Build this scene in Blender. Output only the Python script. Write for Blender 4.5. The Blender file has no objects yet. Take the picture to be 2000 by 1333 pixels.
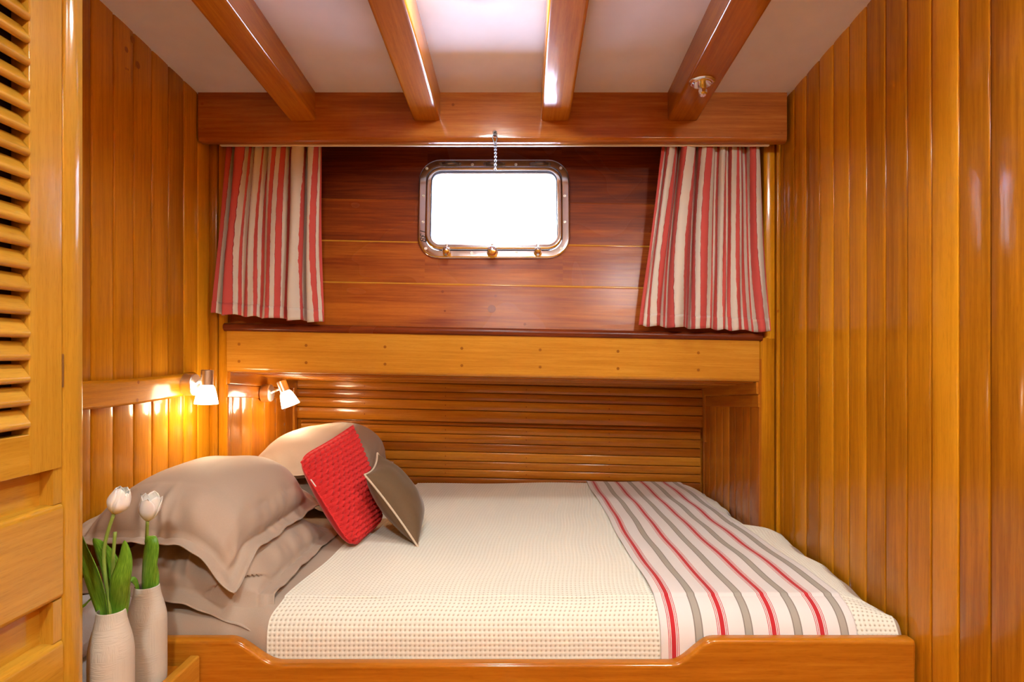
import bpy, math, random
import numpy as np
from mathutils import Vector, Matrix, noise
random.seed(7)
def LS(*a, **k): return np.linspace(*a, **k).tolist()
sc = bpy.context.scene
COL = sc.collection
PI = math.pi
ZC = 1.35                       # eye height above the cabin floor
F = 1200.0
def P(px, py, Y):               # a pixel of the photograph at depth Y -> point, heights relative to the eye
    return Vector(((px-1020.0)*Y/F, Y, -(py-690.0)*Y/F))

# ---------------------------------------------------------------- camera, world, exposure
cam = bpy.data.cameras.new('camera'); co = bpy.data.objects.new('camera', cam); COL.objects.link(co)
co.location = (0, 0, ZC); co.rotation_euler = (PI/2, 0, 0)
cam.sensor_width = 36; cam.lens = 36*F/2000
cam.shift_x = -20/2000; cam.shift_y = -(690-666.5)/2000*-1
cam.clip_start = 0.02
sc.camera = co
w = bpy.data.worlds.new('world'); sc.world = w; w.use_nodes = True
bg = w.node_tree.nodes['Background']
def _world():            # bright overcast sky above, brighter sunlit water below
    nt = w.node_tree; tc = nt.nodes.new('ShaderNodeTexCoord'); sx = nt.nodes.new('ShaderNodeSeparateXYZ'); rp = nt.nodes.new('ShaderNodeValToRGB')
    nt.links.new(tc.outputs['Generated'], sx.inputs[0]); mr = nt.nodes.new('ShaderNodeMapRange'); mr.inputs[1].default_value = -1; mr.inputs[2].default_value = 1
    nt.links.new(sx.outputs[2], mr.inputs[0]); nt.links.new(mr.outputs[0], rp.inputs[0])
    e = rp.color_ramp.elements; e[0].position = 0.44; e[0].color = (0.62, 0.70, 1.0, 1); e[1].position = 0.52; e[1].color = (0.17, 0.195, 0.25, 1)
    nt.links.new(rp.outputs[0], bg.inputs[0]); bg.inputs[1].default_value = 11.5
_world()
sc.view_settings.view_transform = 'Standard'; sc.view_settings.look = 'None'
sc.view_settings.exposure = 1.7; sc.view_settings.gamma = 1.0; sc.view_settings.use_curve_mapping = False
LAMP_COL = (0.94, 1.0, 0.97)
LAMP_A = 34.0                   # ceiling lamp glass in view
LAMP_B = 150.0                   # behind the camera: the lamp at right, and an added fill lamp
SHADE = 8.0                    # reading lamp glass
READ_W = 0.45
# light portal in the window opening
pl = bpy.data.lights.new('window_portal', 'AREA'); pl.shape = 'RECTANGLE'; pl.size = 0.50; pl.size_y = 0.32
pl.cycles.is_portal = True
po = bpy.data.objects.new('window_portal', pl); COL.objects.link(po)
po.location = (-0.10, 2.30, 0.51+ZC); po.rotation_euler = (-PI/2, 0, 0)

# ---------------------------------------------------------------- node helpers
def newmat(name):
    m = bpy.data.materials.new(name); m.use_nodes = True
    nt = m.node_tree; b = nt.nodes['Principled BSDF']
    return m, nt, b
def nd(nt, t, **k):
    n = nt.nodes.new(t)
    for a, v in k.items(): setattr(n, a, v)
    return n
def ramp(nt, fac, stops):
    r = nd(nt, 'ShaderNodeValToRGB'); nt.links.new(fac, r.inputs[0])
    e = r.color_ramp.elements
    while len(e) < len(stops): e.new(0.5)
    for i, (p, c) in enumerate(stops):
        e[i].position = p; e[i].color = (*c, 1) if len(c) == 3 else c
    return r
def mathn(nt, op, a, b=None, c=None):
    n = nd(nt, 'ShaderNodeMath', operation=op)
    for i, v in enumerate((a, b, c)):
        if v is None: continue
        if isinstance(v, (int, float)): n.inputs[i].default_value = v
        else: nt.links.new(v, n.inputs[i])
    return n.outputs[0]
def mixc(nt, mode, fac, a, b):
    n = nd(nt, 'ShaderNodeMix', data_type='RGBA', blend_type=mode)
    for k, v in ((0, fac), (6, a), (7, b)):
        if isinstance(v, (int, float)): n.inputs[k].default_value = v
        elif isinstance(v, tuple): n.inputs[k].default_value = (*v, 1)
        else: nt.links.new(v, n.inputs[k])
    return n.outputs[2]

def wood(name, dark, mid, light, rough=0.45, coat=0.8, crough=0.13, var=0.35, figure=0.5):
    m, nt, b = newmat(name); L = nt.links
    at = nd(nt, 'ShaderNodeAttribute', attribute_name='gc')
    bv = nd(nt, 'ShaderNodeAttribute', attribute_name='bv')
    def noi(scale, sc3, detail, dist=0.0, rgh=0.5):
        mp = nd(nt, 'ShaderNodeMapping'); mp.inputs['Scale'].default_value = sc3; L.new(at.outputs['Vector'], mp.inputs[0])
        n = nd(nt, 'ShaderNodeTexNoise'); n.inputs['Scale'].default_value = scale; n.inputs['Detail'].default_value = detail
        n.inputs['Distortion'].default_value = dist; n.inputs['Roughness'].default_value = rgh; L.new(mp.outputs[0], n.inputs[0])
        return n.outputs[0]
    n1 = noi(1.0, (1.3, 15, 15), 4, 0.9)            # broad figure
    n2 = noi(1.0, (5.0, 130, 130), 3, 0.2, 0.6)     # streaks
    n3 = noi(1.0, (38, 620, 620), 2, 0.0, 0.6)      # pores
    n4 = noi(1.0, (2.2, 2.6, 2.6), 2, 0.3)          # blotches
    t = mathn(nt, 'MULTIPLY', n1, 0.55*figure*2)
    t = mathn(nt, 'MULTIPLY_ADD', n2, 0.50, t)
    t = mathn(nt, 'MULTIPLY_ADD', n4, 0.25, t)
    t = mathn(nt, 'ADD', t, -0.15-0.55*(figure-0.5))
    t = mathn(nt, 'MULTIPLY_ADD', bv.outputs['Fac'], var, mathn(nt, 'ADD', t, -var*0.5))
    r = ramp(nt, t, [(0.22, dark), (0.5, mid), (0.80, light)])
    pr = ramp(nt, n3, [(0.30, (0.72, 0.66, 0.6)), (0.46, (1, 1, 1))])
    c = mixc(nt, 'MULTIPLY', 0.55, r.outputs[0], pr.outputs[0])
    # dark plugs and knots carry bv > 1.5
    kn = mathn(nt, 'GREATER_THAN', bv.outputs['Fac'], 1.5)
    c = mixc(nt, 'MULTIPLY', kn, c, (0.48, 0.34, 0.30))
    L.new(c, b.inputs['Base Color'])
    rr_ = mathn(nt, 'MULTIPLY_ADD', n2, 0.15, rough-0.07); L.new(rr_, b.inputs['Roughness'])
    b.inputs['Specular IOR Level'].default_value = 0.06
    b.inputs['Coat Weight'].default_value = coat
    cr = mathn(nt, 'MULTIPLY_ADD', n4, 0.06, crough-0.03); L.new(cr, b.inputs['Coat Roughness'])
    bp = nd(nt, 'ShaderNodeBump'); bp.inputs['Strength'].default_value = 0.12; bp.inputs['Distance'].default_value = 0.0006
    L.new(n2, bp.inputs['Height']); L.new(bp.outputs[0], b.inputs['Normal'])
    bp2 = nd(nt, 'ShaderNodeBump'); bp2.inputs['Strength'].default_value = 0.25; bp2.inputs['Distance'].default_value = 0.0025
    n5 = noi(1.0, (6, 30, 30), 2, 0.2); L.new(n5, bp2.inputs['Height']); L.new(bp2.outputs[0], b.inputs['Coat Normal'])
    return m

def plain(name, col, rough=0.6, metal=0.0, coat=0.0, spec=0.5, bump=None, sheen=0.0, crough=0.1):
    m, nt, b = newmat(name)
    b.inputs['Base Color'].default_value = (*col, 1); b.inputs['Roughness'].default_value = rough
    b.inputs['Metallic'].default_value = metal; b.inputs['Coat Weight'].default_value = coat
    b.inputs['Coat Roughness'].default_value = crough
    b.inputs['Specular IOR Level'].default_value = spec; b.inputs['Sheen Weight'].default_value = sheen
    if bump:
        tc = nd(nt, 'ShaderNodeTexCoord'); n = nd(nt, 'ShaderNodeTexNoise')
        n.inputs['Scale'].default_value = bump[0]; n.inputs['Detail'].default_value = 3
        nt.links.new(tc.outputs['Object'], n.inputs[0])
        bp = nd(nt, 'ShaderNodeBump'); bp.inputs['Strength'].default_value = bump[1]; bp.inputs['Distance'].default_value = bump[2]
        nt.links.new(n.outputs[0], bp.inputs['Height']); nt.links.new(bp.outputs[0], b.inputs['Normal'])
        r = ramp(nt, n.outputs[0], [(0.3, tuple(x*0.93 for x in col)), (0.7, col)])
        nt.links.new(r.outputs[0], b.inputs['Base Color'])
    return m
def emit(name, col, s, rough=0.3):
    m, nt, b = newmat(name)
    b.inputs['Base Color'].default_value = (0.9, 0.9, 0.88, 1); b.inputs['Roughness'].default_value = rough
    b.inputs['Emission Color'].default_value = (*col, 1); b.inputs['Emission Strength'].default_value = s
    return m

M = {}
M['honey'] = wood('varnished_honey_wood', (0.34, 0.120, 0.003), (0.55, 0.215, 0.005), (0.72, 0.32, 0.012), var=0.45, coat=0.6)
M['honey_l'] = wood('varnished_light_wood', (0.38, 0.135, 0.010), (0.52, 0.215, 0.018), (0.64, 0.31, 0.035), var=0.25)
M['amber'] = wood('varnished_amber_wood', (0.29, 0.078, 0.004), (0.45, 0.145, 0.007), (0.60, 0.24, 0.018), var=0.4)
M['red'] = wood('varnished_reddish_wood', (0.10, 0.015, 0.004), (0.25, 0.045, 0.005), (0.46, 0.125, 0.010), var=0.55, figure=0.65, coat=0.45, crough=0.27)
M['header'] = wood('varnished_header_wood', (0.20, 0.042, 0.007), (0.37, 0.105, 0.014), (0.54, 0.21, 0.035), var=0.0, figure=0.7)
M['slat'] = wood('varnished_slat_wood', (0.27, 0.068, 0.005), (0.44, 0.140, 0.008), (0.60, 0.24, 0.018), var=0.45, crough=0.13)
M['cab'] = wood('varnished_cabinet_wood', (0.40, 0.185, 0.012), (0.52, 0.265, 0.022), (0.62, 0.35, 0.04), var=0.15)
M['dark'] = plain('slat_gap_shade', (0.03, 0.012, 0.006), 0.8)
M['ceil'] = plain('painted_ceiling', (0.82, 0.83, 0.90), 0.40, bump=(9, 0.15, 0.004))
M['steel'] = plain('polished_steel', (0.82, 0.84, 0.92), 0.13, metal=1.0)
M['chain'] = plain('chain_steel', (0.22, 0.21, 0.20), 0.4, metal=1.0)
M['satin'] = plain('satin_steel', (0.82, 0.80, 0.78), 0.34, metal=1.0)
M['darksteel'] = plain('dark_steel', (0.25, 0.23, 0.22), 0.3, metal=1.0)
M['brass'] = plain('aged_brass', (0.55, 0.42, 0.2), 0.4, metal=1.0)
M['ink'] = plain('black_ink', (0.01, 0.008, 0.008), 0.6)
M['track'] = plain('cream_plastic', (0.78, 0.68, 0.52), 0.4)
M['lamp'] = emit('lit_dome_glass', LAMP_COL, LAMP_A)
M['lamp2'] = emit('lit_dome_glass_bright', LAMP_COL, LAMP_B)
M['shade'] = emit('lit_opal_glass', (1.0, 0.80, 0.56), SHADE)
M['floor'] = None
M['towel'] = plain('grey_white_towel', (0.62, 0.62, 0.64), 0.95, bump=(900, 0.9, 0.003), sheen=0.3)
M['vase'] = None
# taupe satin cotton
def fabric(name, col, sheen=0.25, rough=0.62, scale=1800, spec=0.35, bstr=0.25):
    m, nt, b = newmat(name)
    tc = nd(nt, 'ShaderNodeTexCoord')
    n = nd(nt, 'ShaderNodeTexNoise'); n.inputs['Scale'].default_value = scale; n.inputs['Detail'].default_value = 1
    nt.links.new(tc.outputs['Object'], n.inputs[0])
    n2 = nd(nt, 'ShaderNodeTexNoise'); n2.inputs['Scale'].default_value = 14; n2.inputs['Detail'].default_value = 4
    nt.links.new(tc.outputs['Object'], n2.inputs[0])
    r = ramp(nt, n.outputs[0], [(0.25, tuple(x*0.86 for x in col)), (0.75, tuple(min(1, x*1.08) for x in col))])
    nt.links.new(r.outputs[0], b.inputs['Base Color'])
    b.inputs['Roughness'].default_value = rough; b.inputs['Sheen Weight'].default_value = sheen
    b.inputs['Sheen Roughness'].default_value = 0.4; b.inputs['Specular IOR Level'].default_value = spec
    bp = nd(nt, 'ShaderNodeBump'); bp.inputs['Strength'].default_value = bstr; bp.inputs['Distance'].default_value = 0.004
    nt.links.new(n2.outputs[0], bp.inputs['Height']); nt.links.new(bp.outputs[0], b.inputs['Normal'])
    return m
M['taupe'] = fabric('taupe_cotton_satin', (0.44, 0.34, 0.26), 0.2, 0.66, spec=0.3, bstr=0.12)
M['velvet'] = fabric('brown_velvet', (0.15, 0.092, 0.048), 0.25, 0.7, 900, 0.2, 0.5)
M['redknit'] = fabric('red_wool_knit', (0.66, 0.030, 0.030), 0.25, 0.85, 2200, 0.2, 0.3)
M['redcotton'] = fabric('red_cotton', (0.55, 0.012, 0.014), 0.3, 0.75, 1500, 0.3, 0.3)
M['piping'] = plain('cream_cord', (0.72, 0.60, 0.45), 0.8, bump=(700, 0.6, 0.002))
M['tag'] = plain('white_tag', (0.85, 0.8, 0.75), 0.6)

def attr_fac(nt, name):
    a = nd(nt, 'ShaderNodeAttribute', attribute_name=name); return a
# waffle blanket: 'pit' attribute marks the open holes of the weave
def mk_waffle():
    m, nt, b = newmat('cream_waffle_cotton')
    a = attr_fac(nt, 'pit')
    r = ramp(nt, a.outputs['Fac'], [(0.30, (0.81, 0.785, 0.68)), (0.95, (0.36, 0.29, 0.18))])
    nt.links.new(r.outputs[0], b.inputs['Base Color']); b.inputs['Roughness'].default_value = 0.9
    b.inputs['Sheen Weight'].default_value = 0.2; b.inputs['Specular IOR Level'].default_value = 0.2
    tc = nd(nt, 'ShaderNodeTexCoord'); n = nd(nt, 'ShaderNodeTexNoise'); n.inputs['Scale'].default_value = 900
    nt.links.new(tc.outputs['Object'], n.inputs[0])
    bp = nd(nt, 'ShaderNodeBump'); bp.inputs['Strength'].default_value = 0.5; bp.inputs['Distance'].default_value = 0.001
    nt.links.new(n.outputs[0], bp.inputs['Height']); nt.links.new(bp.outputs[0], b.inputs['Normal'])
    return m
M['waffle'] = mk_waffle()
def mk_runner():
    m, nt, b = newmat('striped_runner_cotton')
    a = attr_fac(nt, 'cx').outputs['Fac']          # 0..1 across the cloth
    white = (0.72, 0.68, 0.66); red = (0.50, 0.022, 0.030); gry = (0.37, 0.335, 0.285)
    stops = []
    reds = [0.066, 0.318, 0.579, 0.82]; greys = [0.197, 0.45, 0.70, 0.934]
    col = None
    def band(c0, hw):      # 1 inside |a-c0|<hw
        return mathn(nt, 'LESS_THAN', mathn(nt, 'ABSOLUTE', mathn(nt, 'ADD', a, -c0)), hw)
    rm = None; gm = None; gl = None
    for c in reds:
        t = band(c, 0.0115)
        for d in (0.0175, 0.0255):
            t = mathn(nt, 'MAXIMUM', t, mathn(nt, 'MAXIMUM', band(c-d, 0.0017), band(c+d, 0.0017)))
        rm = t if rm is None else mathn(nt, 'MAXIMUM', rm, t)
    for c in greys:
        t = band(c, 0.021); e = mathn(nt, 'MAXIMUM', band(c-0.019, 0.003), band(c+0.019, 0.003))
        gm = t if gm is None else mathn(nt, 'MAXIMUM', gm, t)
        gl = e if gl is None else mathn(nt, 'MAXIMUM', gl, e)
    c = mixc(nt, 'MIX', gm, white, gry)
    c = mixc(nt, 'MIX', gl, c, (0.23, 0.205, 0.175))
    c = mixc(nt, 'MIX', rm, c, red)
    nt.links.new(c, b.inputs['Base Color']); b.inputs['Roughness'].default_value = 0.8
    b.inputs['Sheen Weight'].default_value = 0.15; b.inputs['Specular IOR Level'].default_value = 0.25
    return m
M['runner'] = mk_runner()
def mk_curtain():
    m, nt, b = newmat('striped_curtain_cotton')
    a = attr_fac(nt, 'cx').outputs['Fac']          # metres of cloth
    y = attr_fac(nt, 'cy').outputs['Fac']
    cmb = nd(nt, 'ShaderNodeCombineXYZ'); nt.links.new(mathn(nt, 'MULTIPLY', a, 60.0), cmb.inputs[0]); nt.links.new(mathn(nt, 'MULTIPLY', y, 34.0), cmb.inputs[1])
    n = nd(nt, 'ShaderNodeTexNoise'); n.inputs['Scale'].default_value = 1.0; n.inputs['Detail'].default_value = 3; nt.links.new(cmb.outputs[0], n.inputs[0])
    wob = mathn(nt, 'MULTIPLY_ADD', n.outputs[0], 0.006, -0.003)
    aw = mathn(nt, 'ADD', a, wob)
    per = 0.088
    fr = mathn(nt, 'FRACT', mathn(nt, 'DIVIDE', aw, per))
    cream = (0.66, 0.58, 0.50); red = (0.58, 0.090, 0.078); dk = (0.24, 0.02, 0.03)
    r = ramp(nt, fr, [(0.0, red), (0.29, dk), (0.305, cream), (0.58, red), (0.76, dk), (0.775, cream), (0.985, dk)])
    r.color_ramp.interpolation = 'CONSTANT'
    nt.links.new(r.outputs[0], b.inputs['Base Color']); b.inputs['Roughness'].default_value = 0.85
    b.inputs['Sheen Weight'].default_value = 0.1; b.inputs['Specular IOR Level'].default_value = 0.2
    tr = nd(nt, 'ShaderNodeBsdfTranslucent'); nt.links.new(r.outputs[0], tr.inputs[0])
    mx = nd(nt, 'ShaderNodeMixShader'); mx.inputs[0].default_value = 0.12
    out = nt.nodes['Material Output']
    nt.links.new(b.outputs[0], mx.inputs[1]); nt.links.new(tr.outputs[0], mx.inputs[2]); nt.links.new(mx.outputs[0], out.inputs[0])
    return m
M['curtain'] = mk_curtain()
def mk_vase():
    m, nt, b = newmat('bisque_ceramic')
    tc = nd(nt, 'ShaderNodeTexCoord')
    def n(s, sc3, d=2, dist=0):
        mp = nd(nt, 'ShaderNodeMapping'); mp.inputs['Scale'].default_value = sc3; nt.links.new(tc.outputs['Object'], mp.inputs[0])
        q = nd(nt, 'ShaderNodeTexNoise'); q.inputs['Scale'].default_value = s; q.inputs['Detail'].default_value = d; q.inputs['Distortion'].default_value = dist
        nt.links.new(mp.outputs[0], q.inputs[0]); return q.outputs[0]
    a = n(1, (30, 30, 260), 2, 1.5); v = n(1, (500, 500, 8)); sel = n(1, (16, 16, 22), 1)
    s = ramp(nt, sel, [(0.50, (0, 0, 0)), (0.53, (1, 1, 1))])
    h = mixc(nt, 'MIX', s.outputs[0], a, v)
    bp = nd(nt, 'ShaderNodeBump'); bp.inputs['Strength'].default_value = 0.55; bp.inputs['Distance'].default_value = 0.0016
    nt.links.new(h, bp.inputs['Height']); nt.links.new(bp.outputs[0], b.inputs['Normal'])
    b.inputs['Base Color'].default_value = (0.58, 0.53, 0.44, 1); b.inputs['Roughness'].default_value = 0.75
    return m
M['vase'] = mk_vase()
M['vasein'] = plain('vase_interior', (0.20, 0.15, 0.11), 0.9)
def mk_leaf():
    m, nt, b = newmat('tulip_leaf')
    a = attr_fac(nt, 'cx').outputs['Fac']
    wv = nd(nt, 'ShaderNodeTexNoise'); cmb = nd(nt, 'ShaderNodeCombineXYZ')
    nt.links.new(mathn(nt, 'MULTIPLY', a, 14.0), cmb.inputs[0]); nt.links.new(mathn(nt, 'MULTIPLY', attr_fac(nt, 'cy').outputs['Fac'], 1.4), cmb.inputs[1])
    wv.inputs['Scale'].default_value = 1; wv.inputs['Detail'].default_value = 2; nt.links.new(cmb.outputs[0], wv.inputs[0])
    r = ramp(nt, wv.outputs[0], [(0.3, (0.06, 0.18, 0.010)), (0.55, (0.14, 0.33, 0.02)), (0.8, (0.26, 0.46, 0.06))])
    nt.links.new(r.outputs[0], b.inputs['Base Color']); b.inputs['Roughness'].default_value = 0.38
    b.inputs['Subsurface Weight'].default_value = 0.0
    return m
M['leaf'] = mk_leaf()
M['stem'] = plain('tulip_stem', (0.22, 0.32, 0.05), 0.45)
def mk_petal():
    m, nt, b = newmat('white_petal')
    y = attr_fac(nt, 'cy').outputs['Fac']
    r = ramp(nt, y, [(0.0, (0.52, 0.50, 0.08)), (0.22, (0.80, 0.76, 0.50)), (0.45, (0.88, 0.85, 0.78))])
    nt.links.new(r.outputs[0], b.inputs['Base Color']); b.inputs['Roughness'].default_value = 0.5
    b.inputs['Subsurface Weight'].default_value = 0.3; b.inputs['Subsurface Radius'].default_value = (0.01, 0.01, 0.006); b.inputs['Subsurface Scale'].default_value = 0.3
    return m
M['petal'] = mk_petal()
def mk_glass():
    m, nt, b = newmat('window_glass')
    nt.nodes.remove(b)
    t = nd(nt, 'ShaderNodeBsdfTransparent'); t.inputs[0].default_value = (0.97, 0.98, 0.98, 1)
    g = nd(nt, 'ShaderNodeBsdfGlossy'); g.inputs['Roughness'].default_value = 0.02
    f = nd(nt, 'ShaderNodeFresnel'); f.inputs[0].default_value = 1.45
    mx = nd(nt, 'ShaderNodeMixShader')
    nt.links.new(f.outputs[0], mx.inputs[0]); nt.links.new(t.outputs[0], mx.inputs[1]); nt.links.new(g.outputs[0], mx.inputs[2])
    nt.links.new(mx.outputs[0], nt.nodes['Material Output'].inputs[0])
    return m
M['glass'] = mk_glass()

# ---------------------------------------------------------------- object helpers
def tagset(o, label=None, cat=None, group=None, kind=None):
    if label: o['label'] = label
    if cat: o['category'] = cat
    if group: o['group'] = group
    if kind: o['kind'] = kind
    return o
def empty(name, loc, label=None, cat=None, group=None, kind=None):
    o = bpy.data.objects.new(name, None); COL.objects.link(o); o.location = loc; o.empty_display_size = 0.05
    return tagset(o, label, cat, group, kind)
def worldloc(o):
    v = Vector(o.location)
    while o.parent: o = o.parent; v += Vector(o.location)
    return v
def mesh_obj(name, V, Fc, mats, parent=None, smooth=None, attrs=None, matidx=None, origin=None):
    me = bpy.data.meshes.new(name)
    if parent is not None and origin is None: origin = worldloc(parent)
    V = np.asarray(V, dtype=float)
    if origin is None:
        lo = V.min(0); hi = V.max(0); origin = Vector(((lo[0]+hi[0])/2, (lo[1]+hi[1])/2, lo[2]))
    og = np.array(origin)
    me.from_pydata((V-og).tolist(), [], [tuple(f) for f in Fc] if not isinstance(Fc, np.ndarray) else Fc.tolist())
    if not isinstance(mats, (list, tuple)): mats = [mats]
    for m in mats: me.materials.append(m)
    if matidx is not None: me.polygons.foreach_set('material_index', np.asarray(matidx, dtype=np.int32))
    if smooth is None: smooth = np.zeros(len(me.polygons), bool)
    elif smooth is True: smooth = np.ones(len(me.polygons), bool)
    me.polygons.foreach_set('use_smooth', np.asarray(smooth, dtype=bool))
    for k, v in (attrs or {}).items():
        v = np.asarray(v, dtype=np.float32)
        if v.ndim == 2:
            a = me.attributes.new(k, 'FLOAT_VECTOR', 'POINT'); a.data.foreach_set('vector', v.ravel())
        else:
            a = me.attributes.new(k, 'FLOAT', 'POINT'); a.data.foreach_set('value', v)
    me.update()
    o = bpy.data.objects.new(name, me); COL.objects.link(o)
    if parent is not None:
        o.parent = parent; o.location = Vector(origin)-worldloc(parent)
    else: o.location = origin
    return o

def rrp(wd, th, r, seg=3, crown=0.0, n=6, back=False):
    """profile (across, out) of a board: front face at out=0, rounded front edges, back at -th"""
    pts = []
    h = wd/2
    r = min(r, h*0.98, th*0.98)
    pts.append((-h, -th, 0))
    for i in range(seg+1):
        a = PI/2*i/seg
        pts.append((-h+r-r*math.cos(a), -r+r*math.sin(a), 1))
    if crown:
        for i in range(1, n):
            t = -1+2*i/n; x = t*(h-r); pts.append((x, crown*(1-t*t), 1))
    for i in range(seg+1):
        a = PI/2*(1-i/seg)
        pts.append((h-r+r*math.cos(a), -r+r*math.sin(a), 1))
    pts.append((h, -th, 0))
    return pts
class MB:
    def __init__(s): s.V = []; s.F = []; s.gc = []; s.bv = []; s.sm = []; s.mi = []
    def add(s, V, Fc, smooth=True, gc=None, bv=0.5, mi=0):
        b = len(s.V); s.V += [tuple(v) for v in V]; s.F += [tuple(i+b for i in f) for f in Fc]
        s.gc += [tuple(g) for g in gc] if gc is not None else [(v[0], v[1], v[2]) for v in V]
        s.bv += [bv]*len(V)
        s.sm += list(smooth) if isinstance(smooth, (list, tuple)) else [smooth]*len(Fc)
        s.mi += [mi]*len(Fc)
    def board(s, p0, p1, across, out, prof, bv=None, seg_l=1, off=None, mi=0, lenfn=None):
        p0 = Vector(p0); p1 = Vector(p1); A = Vector(across).normalized(); O = Vector(out).normalized()
        Ln = (p1-p0).length
        if bv is None: bv = random.random()
        if off is None: off = Vector((random.uniform(0, 50), random.uniform(0, 50), random.uniform(0, 50)))
        n = len(prof); V = []; G = []
        for k in range(seg_l+1):
            t = k/seg_l; c = p0.lerp(p1, t)
            for q in prof:
                V.append(c+A*q[0]+O*q[1]); G.append((off.x+Ln*t, off.y+q[0], off.z+q[1]))
        Fc = []; sm = []
        flip = (p1-p0).cross(A).dot(O) < 0
        for k in range(seg_l):
            for i in range(n):
                j = (i+1) % n
                f = (k*n+i, k*n+j, (k+1)*n+j, (k+1)*n+i)
                if not flip: f = f[::-1]
                Fc.append(f)
                curved = len(prof[i]) > 2 and prof[i][2] and prof[j][2] and math.hypot(prof[i][0]-prof[j][0], prof[i][1]-prof[j][1]) < 0.45*abs(prof[0][0]-prof[-1][0])
                sm.append(bool(curved))
        s.add(V, Fc, sm, G, bv, mi)
        cap0 = list(range(n)); cap1 = [seg_l*n+i for i in range(n)]
        s.add([V[i] for i in cap0], [tuple(range(n)) if not flip else tuple(range(n))[::-1]], False, [G[i] for i in cap0], bv, mi)
        s.add([V[i] for i in cap1], [tuple(range(n))[::-1] if not flip else tuple(range(n))], False, [G[i] for i in cap1], bv, mi)
    def box(s, lo, hi, axis=0, r=0.0, bv=None, out=None, mi=0, off=None):
        """box with all four long edges rounded, grain along axis"""
        lo = Vector(lo); hi = Vector(hi); a = [i for i in range(3) if i != axis]
        c = (lo+hi)/2; w_ = hi[a[0]]-lo[a[0]]; t_ = hi[a[1]]-lo[a[1]]
        A = Vector((0, 0, 0)); A[a[0]] = 1; O = Vector((0, 0, 0)); O[a[1]] = 1
        prof = []
        if r > 0:
            r = min(r, w_/2*.98, t_/2*.98)
            for (cx, cy, a0) in ((w_/2-r, t_/2-r, 0), (-w_/2+r, t_/2-r, 90), (-w_/2+r, -t_/2+r, 180), (w_/2-r, -t_/2+r, 270)):
                for i in range(4):
                    g = math.radians(a0+30*i); prof.append((cx+r*math.cos(g), cy+r*math.sin(g), 1))
            prof = prof[::-1]
        else: prof = [(-w_/2, -t_/2, 0), (-w_/2, t_/2, 0), (w_/2, t_/2, 0), (w_/2, -t_/2, 0)]
        p0 = c.copy(); p1 = c.copy(); p0[axis] = lo[axis]; p1[axis] = hi[axis]
        # smoothness by short segment
        pr = []
        s.board_closed(p0, p1, A, O, prof, bv, off, mi)
    def board_closed(s, p0, p1, A, O, prof, bv, off, mi):
        if bv is None: bv = random.random()
        if off is None: off = Vector((random.uniform(0, 50), random.uniform(0, 50), random.uniform(0, 50)))
        Ln = (p1-p0).length; n = len(prof); V = []; G = []
        for k, c in enumerate((p0, p1)):
            for q in prof: V.append(c+A*q[0]+O*q[1]); G.append((off.x+Ln*k, off.y+q[0], off.z+q[1]))
        # orientation by signed area
        ar = sum(prof[i][0]*prof[(i+1) % n][1]-prof[(i+1) % n][0]*prof[i][1] for i in range(n))
        fl = ((p1-p0).dot(A.cross(O)) > 0) == (ar > 0)
        Fc = []; sm = []
        lim = 0.6*max(math.hypot(prof[i][0]-prof[(i+1) % n][0], prof[i][1]-prof[(i+1) % n][1]) for i in range(n)) if n > 4 else 0
        for i in range(n):
            j = (i+1) % n; f = (i, j, n+j, n+i); Fc.append(f if fl else f[::-1])
            d = math.hypot(prof[i][0]-prof[j][0], prof[i][1]-prof[j][1])
            sm.append(n > 4 and i % 4 != 3)
        s.add(V, Fc, sm, G, bv, mi)
        s.add(V[:n], [tuple(range(n))[::-1] if fl else tuple(range(n))], False, G[:n], bv, mi)
        s.add(V[n:], [tuple(range(n)) if fl else tuple(range(n))[::-1]], False, G[n:], bv, mi)
    def plug(s, c, out, r=0.006, h=0.0006, bv=1.8, seg=12):
        O = Vector(out).normalized(); A = O.orthogonal().normalized(); B = O.cross(A)
        c = Vector(c)+O*h
        V = [c]+[c+A*r*math.cos(2*PI*i/seg)+B*r*math.sin(2*PI*i/seg) for i in range(seg)]
        s.add(V, [(0, 1+i, 1+(i+1) % seg) for i in range(seg)], True, [(v.x+3, v.y, v.z) for v in V], bv)
    def tube(s, path, r, seg=8, cap=True, bv=0.5, closed=False, mi=0):
        path = [Vector(p) for p in path]; n = len(path); V = []; up = None
        for i, p in enumerate(path):
            if closed: t = path[(i+1) % n]-path[i-1]
            else: t = path[min(i+1, n-1)]-path[max(i-1, 0)]
            t.normalize()
            if up is None: up = t.orthogonal().normalized()
            up = (up-t*up.dot(t)).normalized(); b = t.cross(up)
            rr = r[i] if isinstance(r, (list, tuple)) else r
            for k in range(seg):
                a = 2*PI*k/seg; V.append(p+up*rr*math.cos(a)+b*rr*math.sin(a))
        Fc = []
        for i in range(n if closed else n-1):
            for k in range(seg):
                k2 = (k+1) % seg; j = (i+1) % n
                Fc.append((i*seg+k, i*seg+k2, j*seg+k2, j*seg+k))
        if cap and not closed:
            Fc.append(tuple(range(seg))[::-1]); Fc.append(tuple((n-1)*seg+k for k in range(seg)))
        s.add(V, Fc, True, None, bv, mi)
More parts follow.
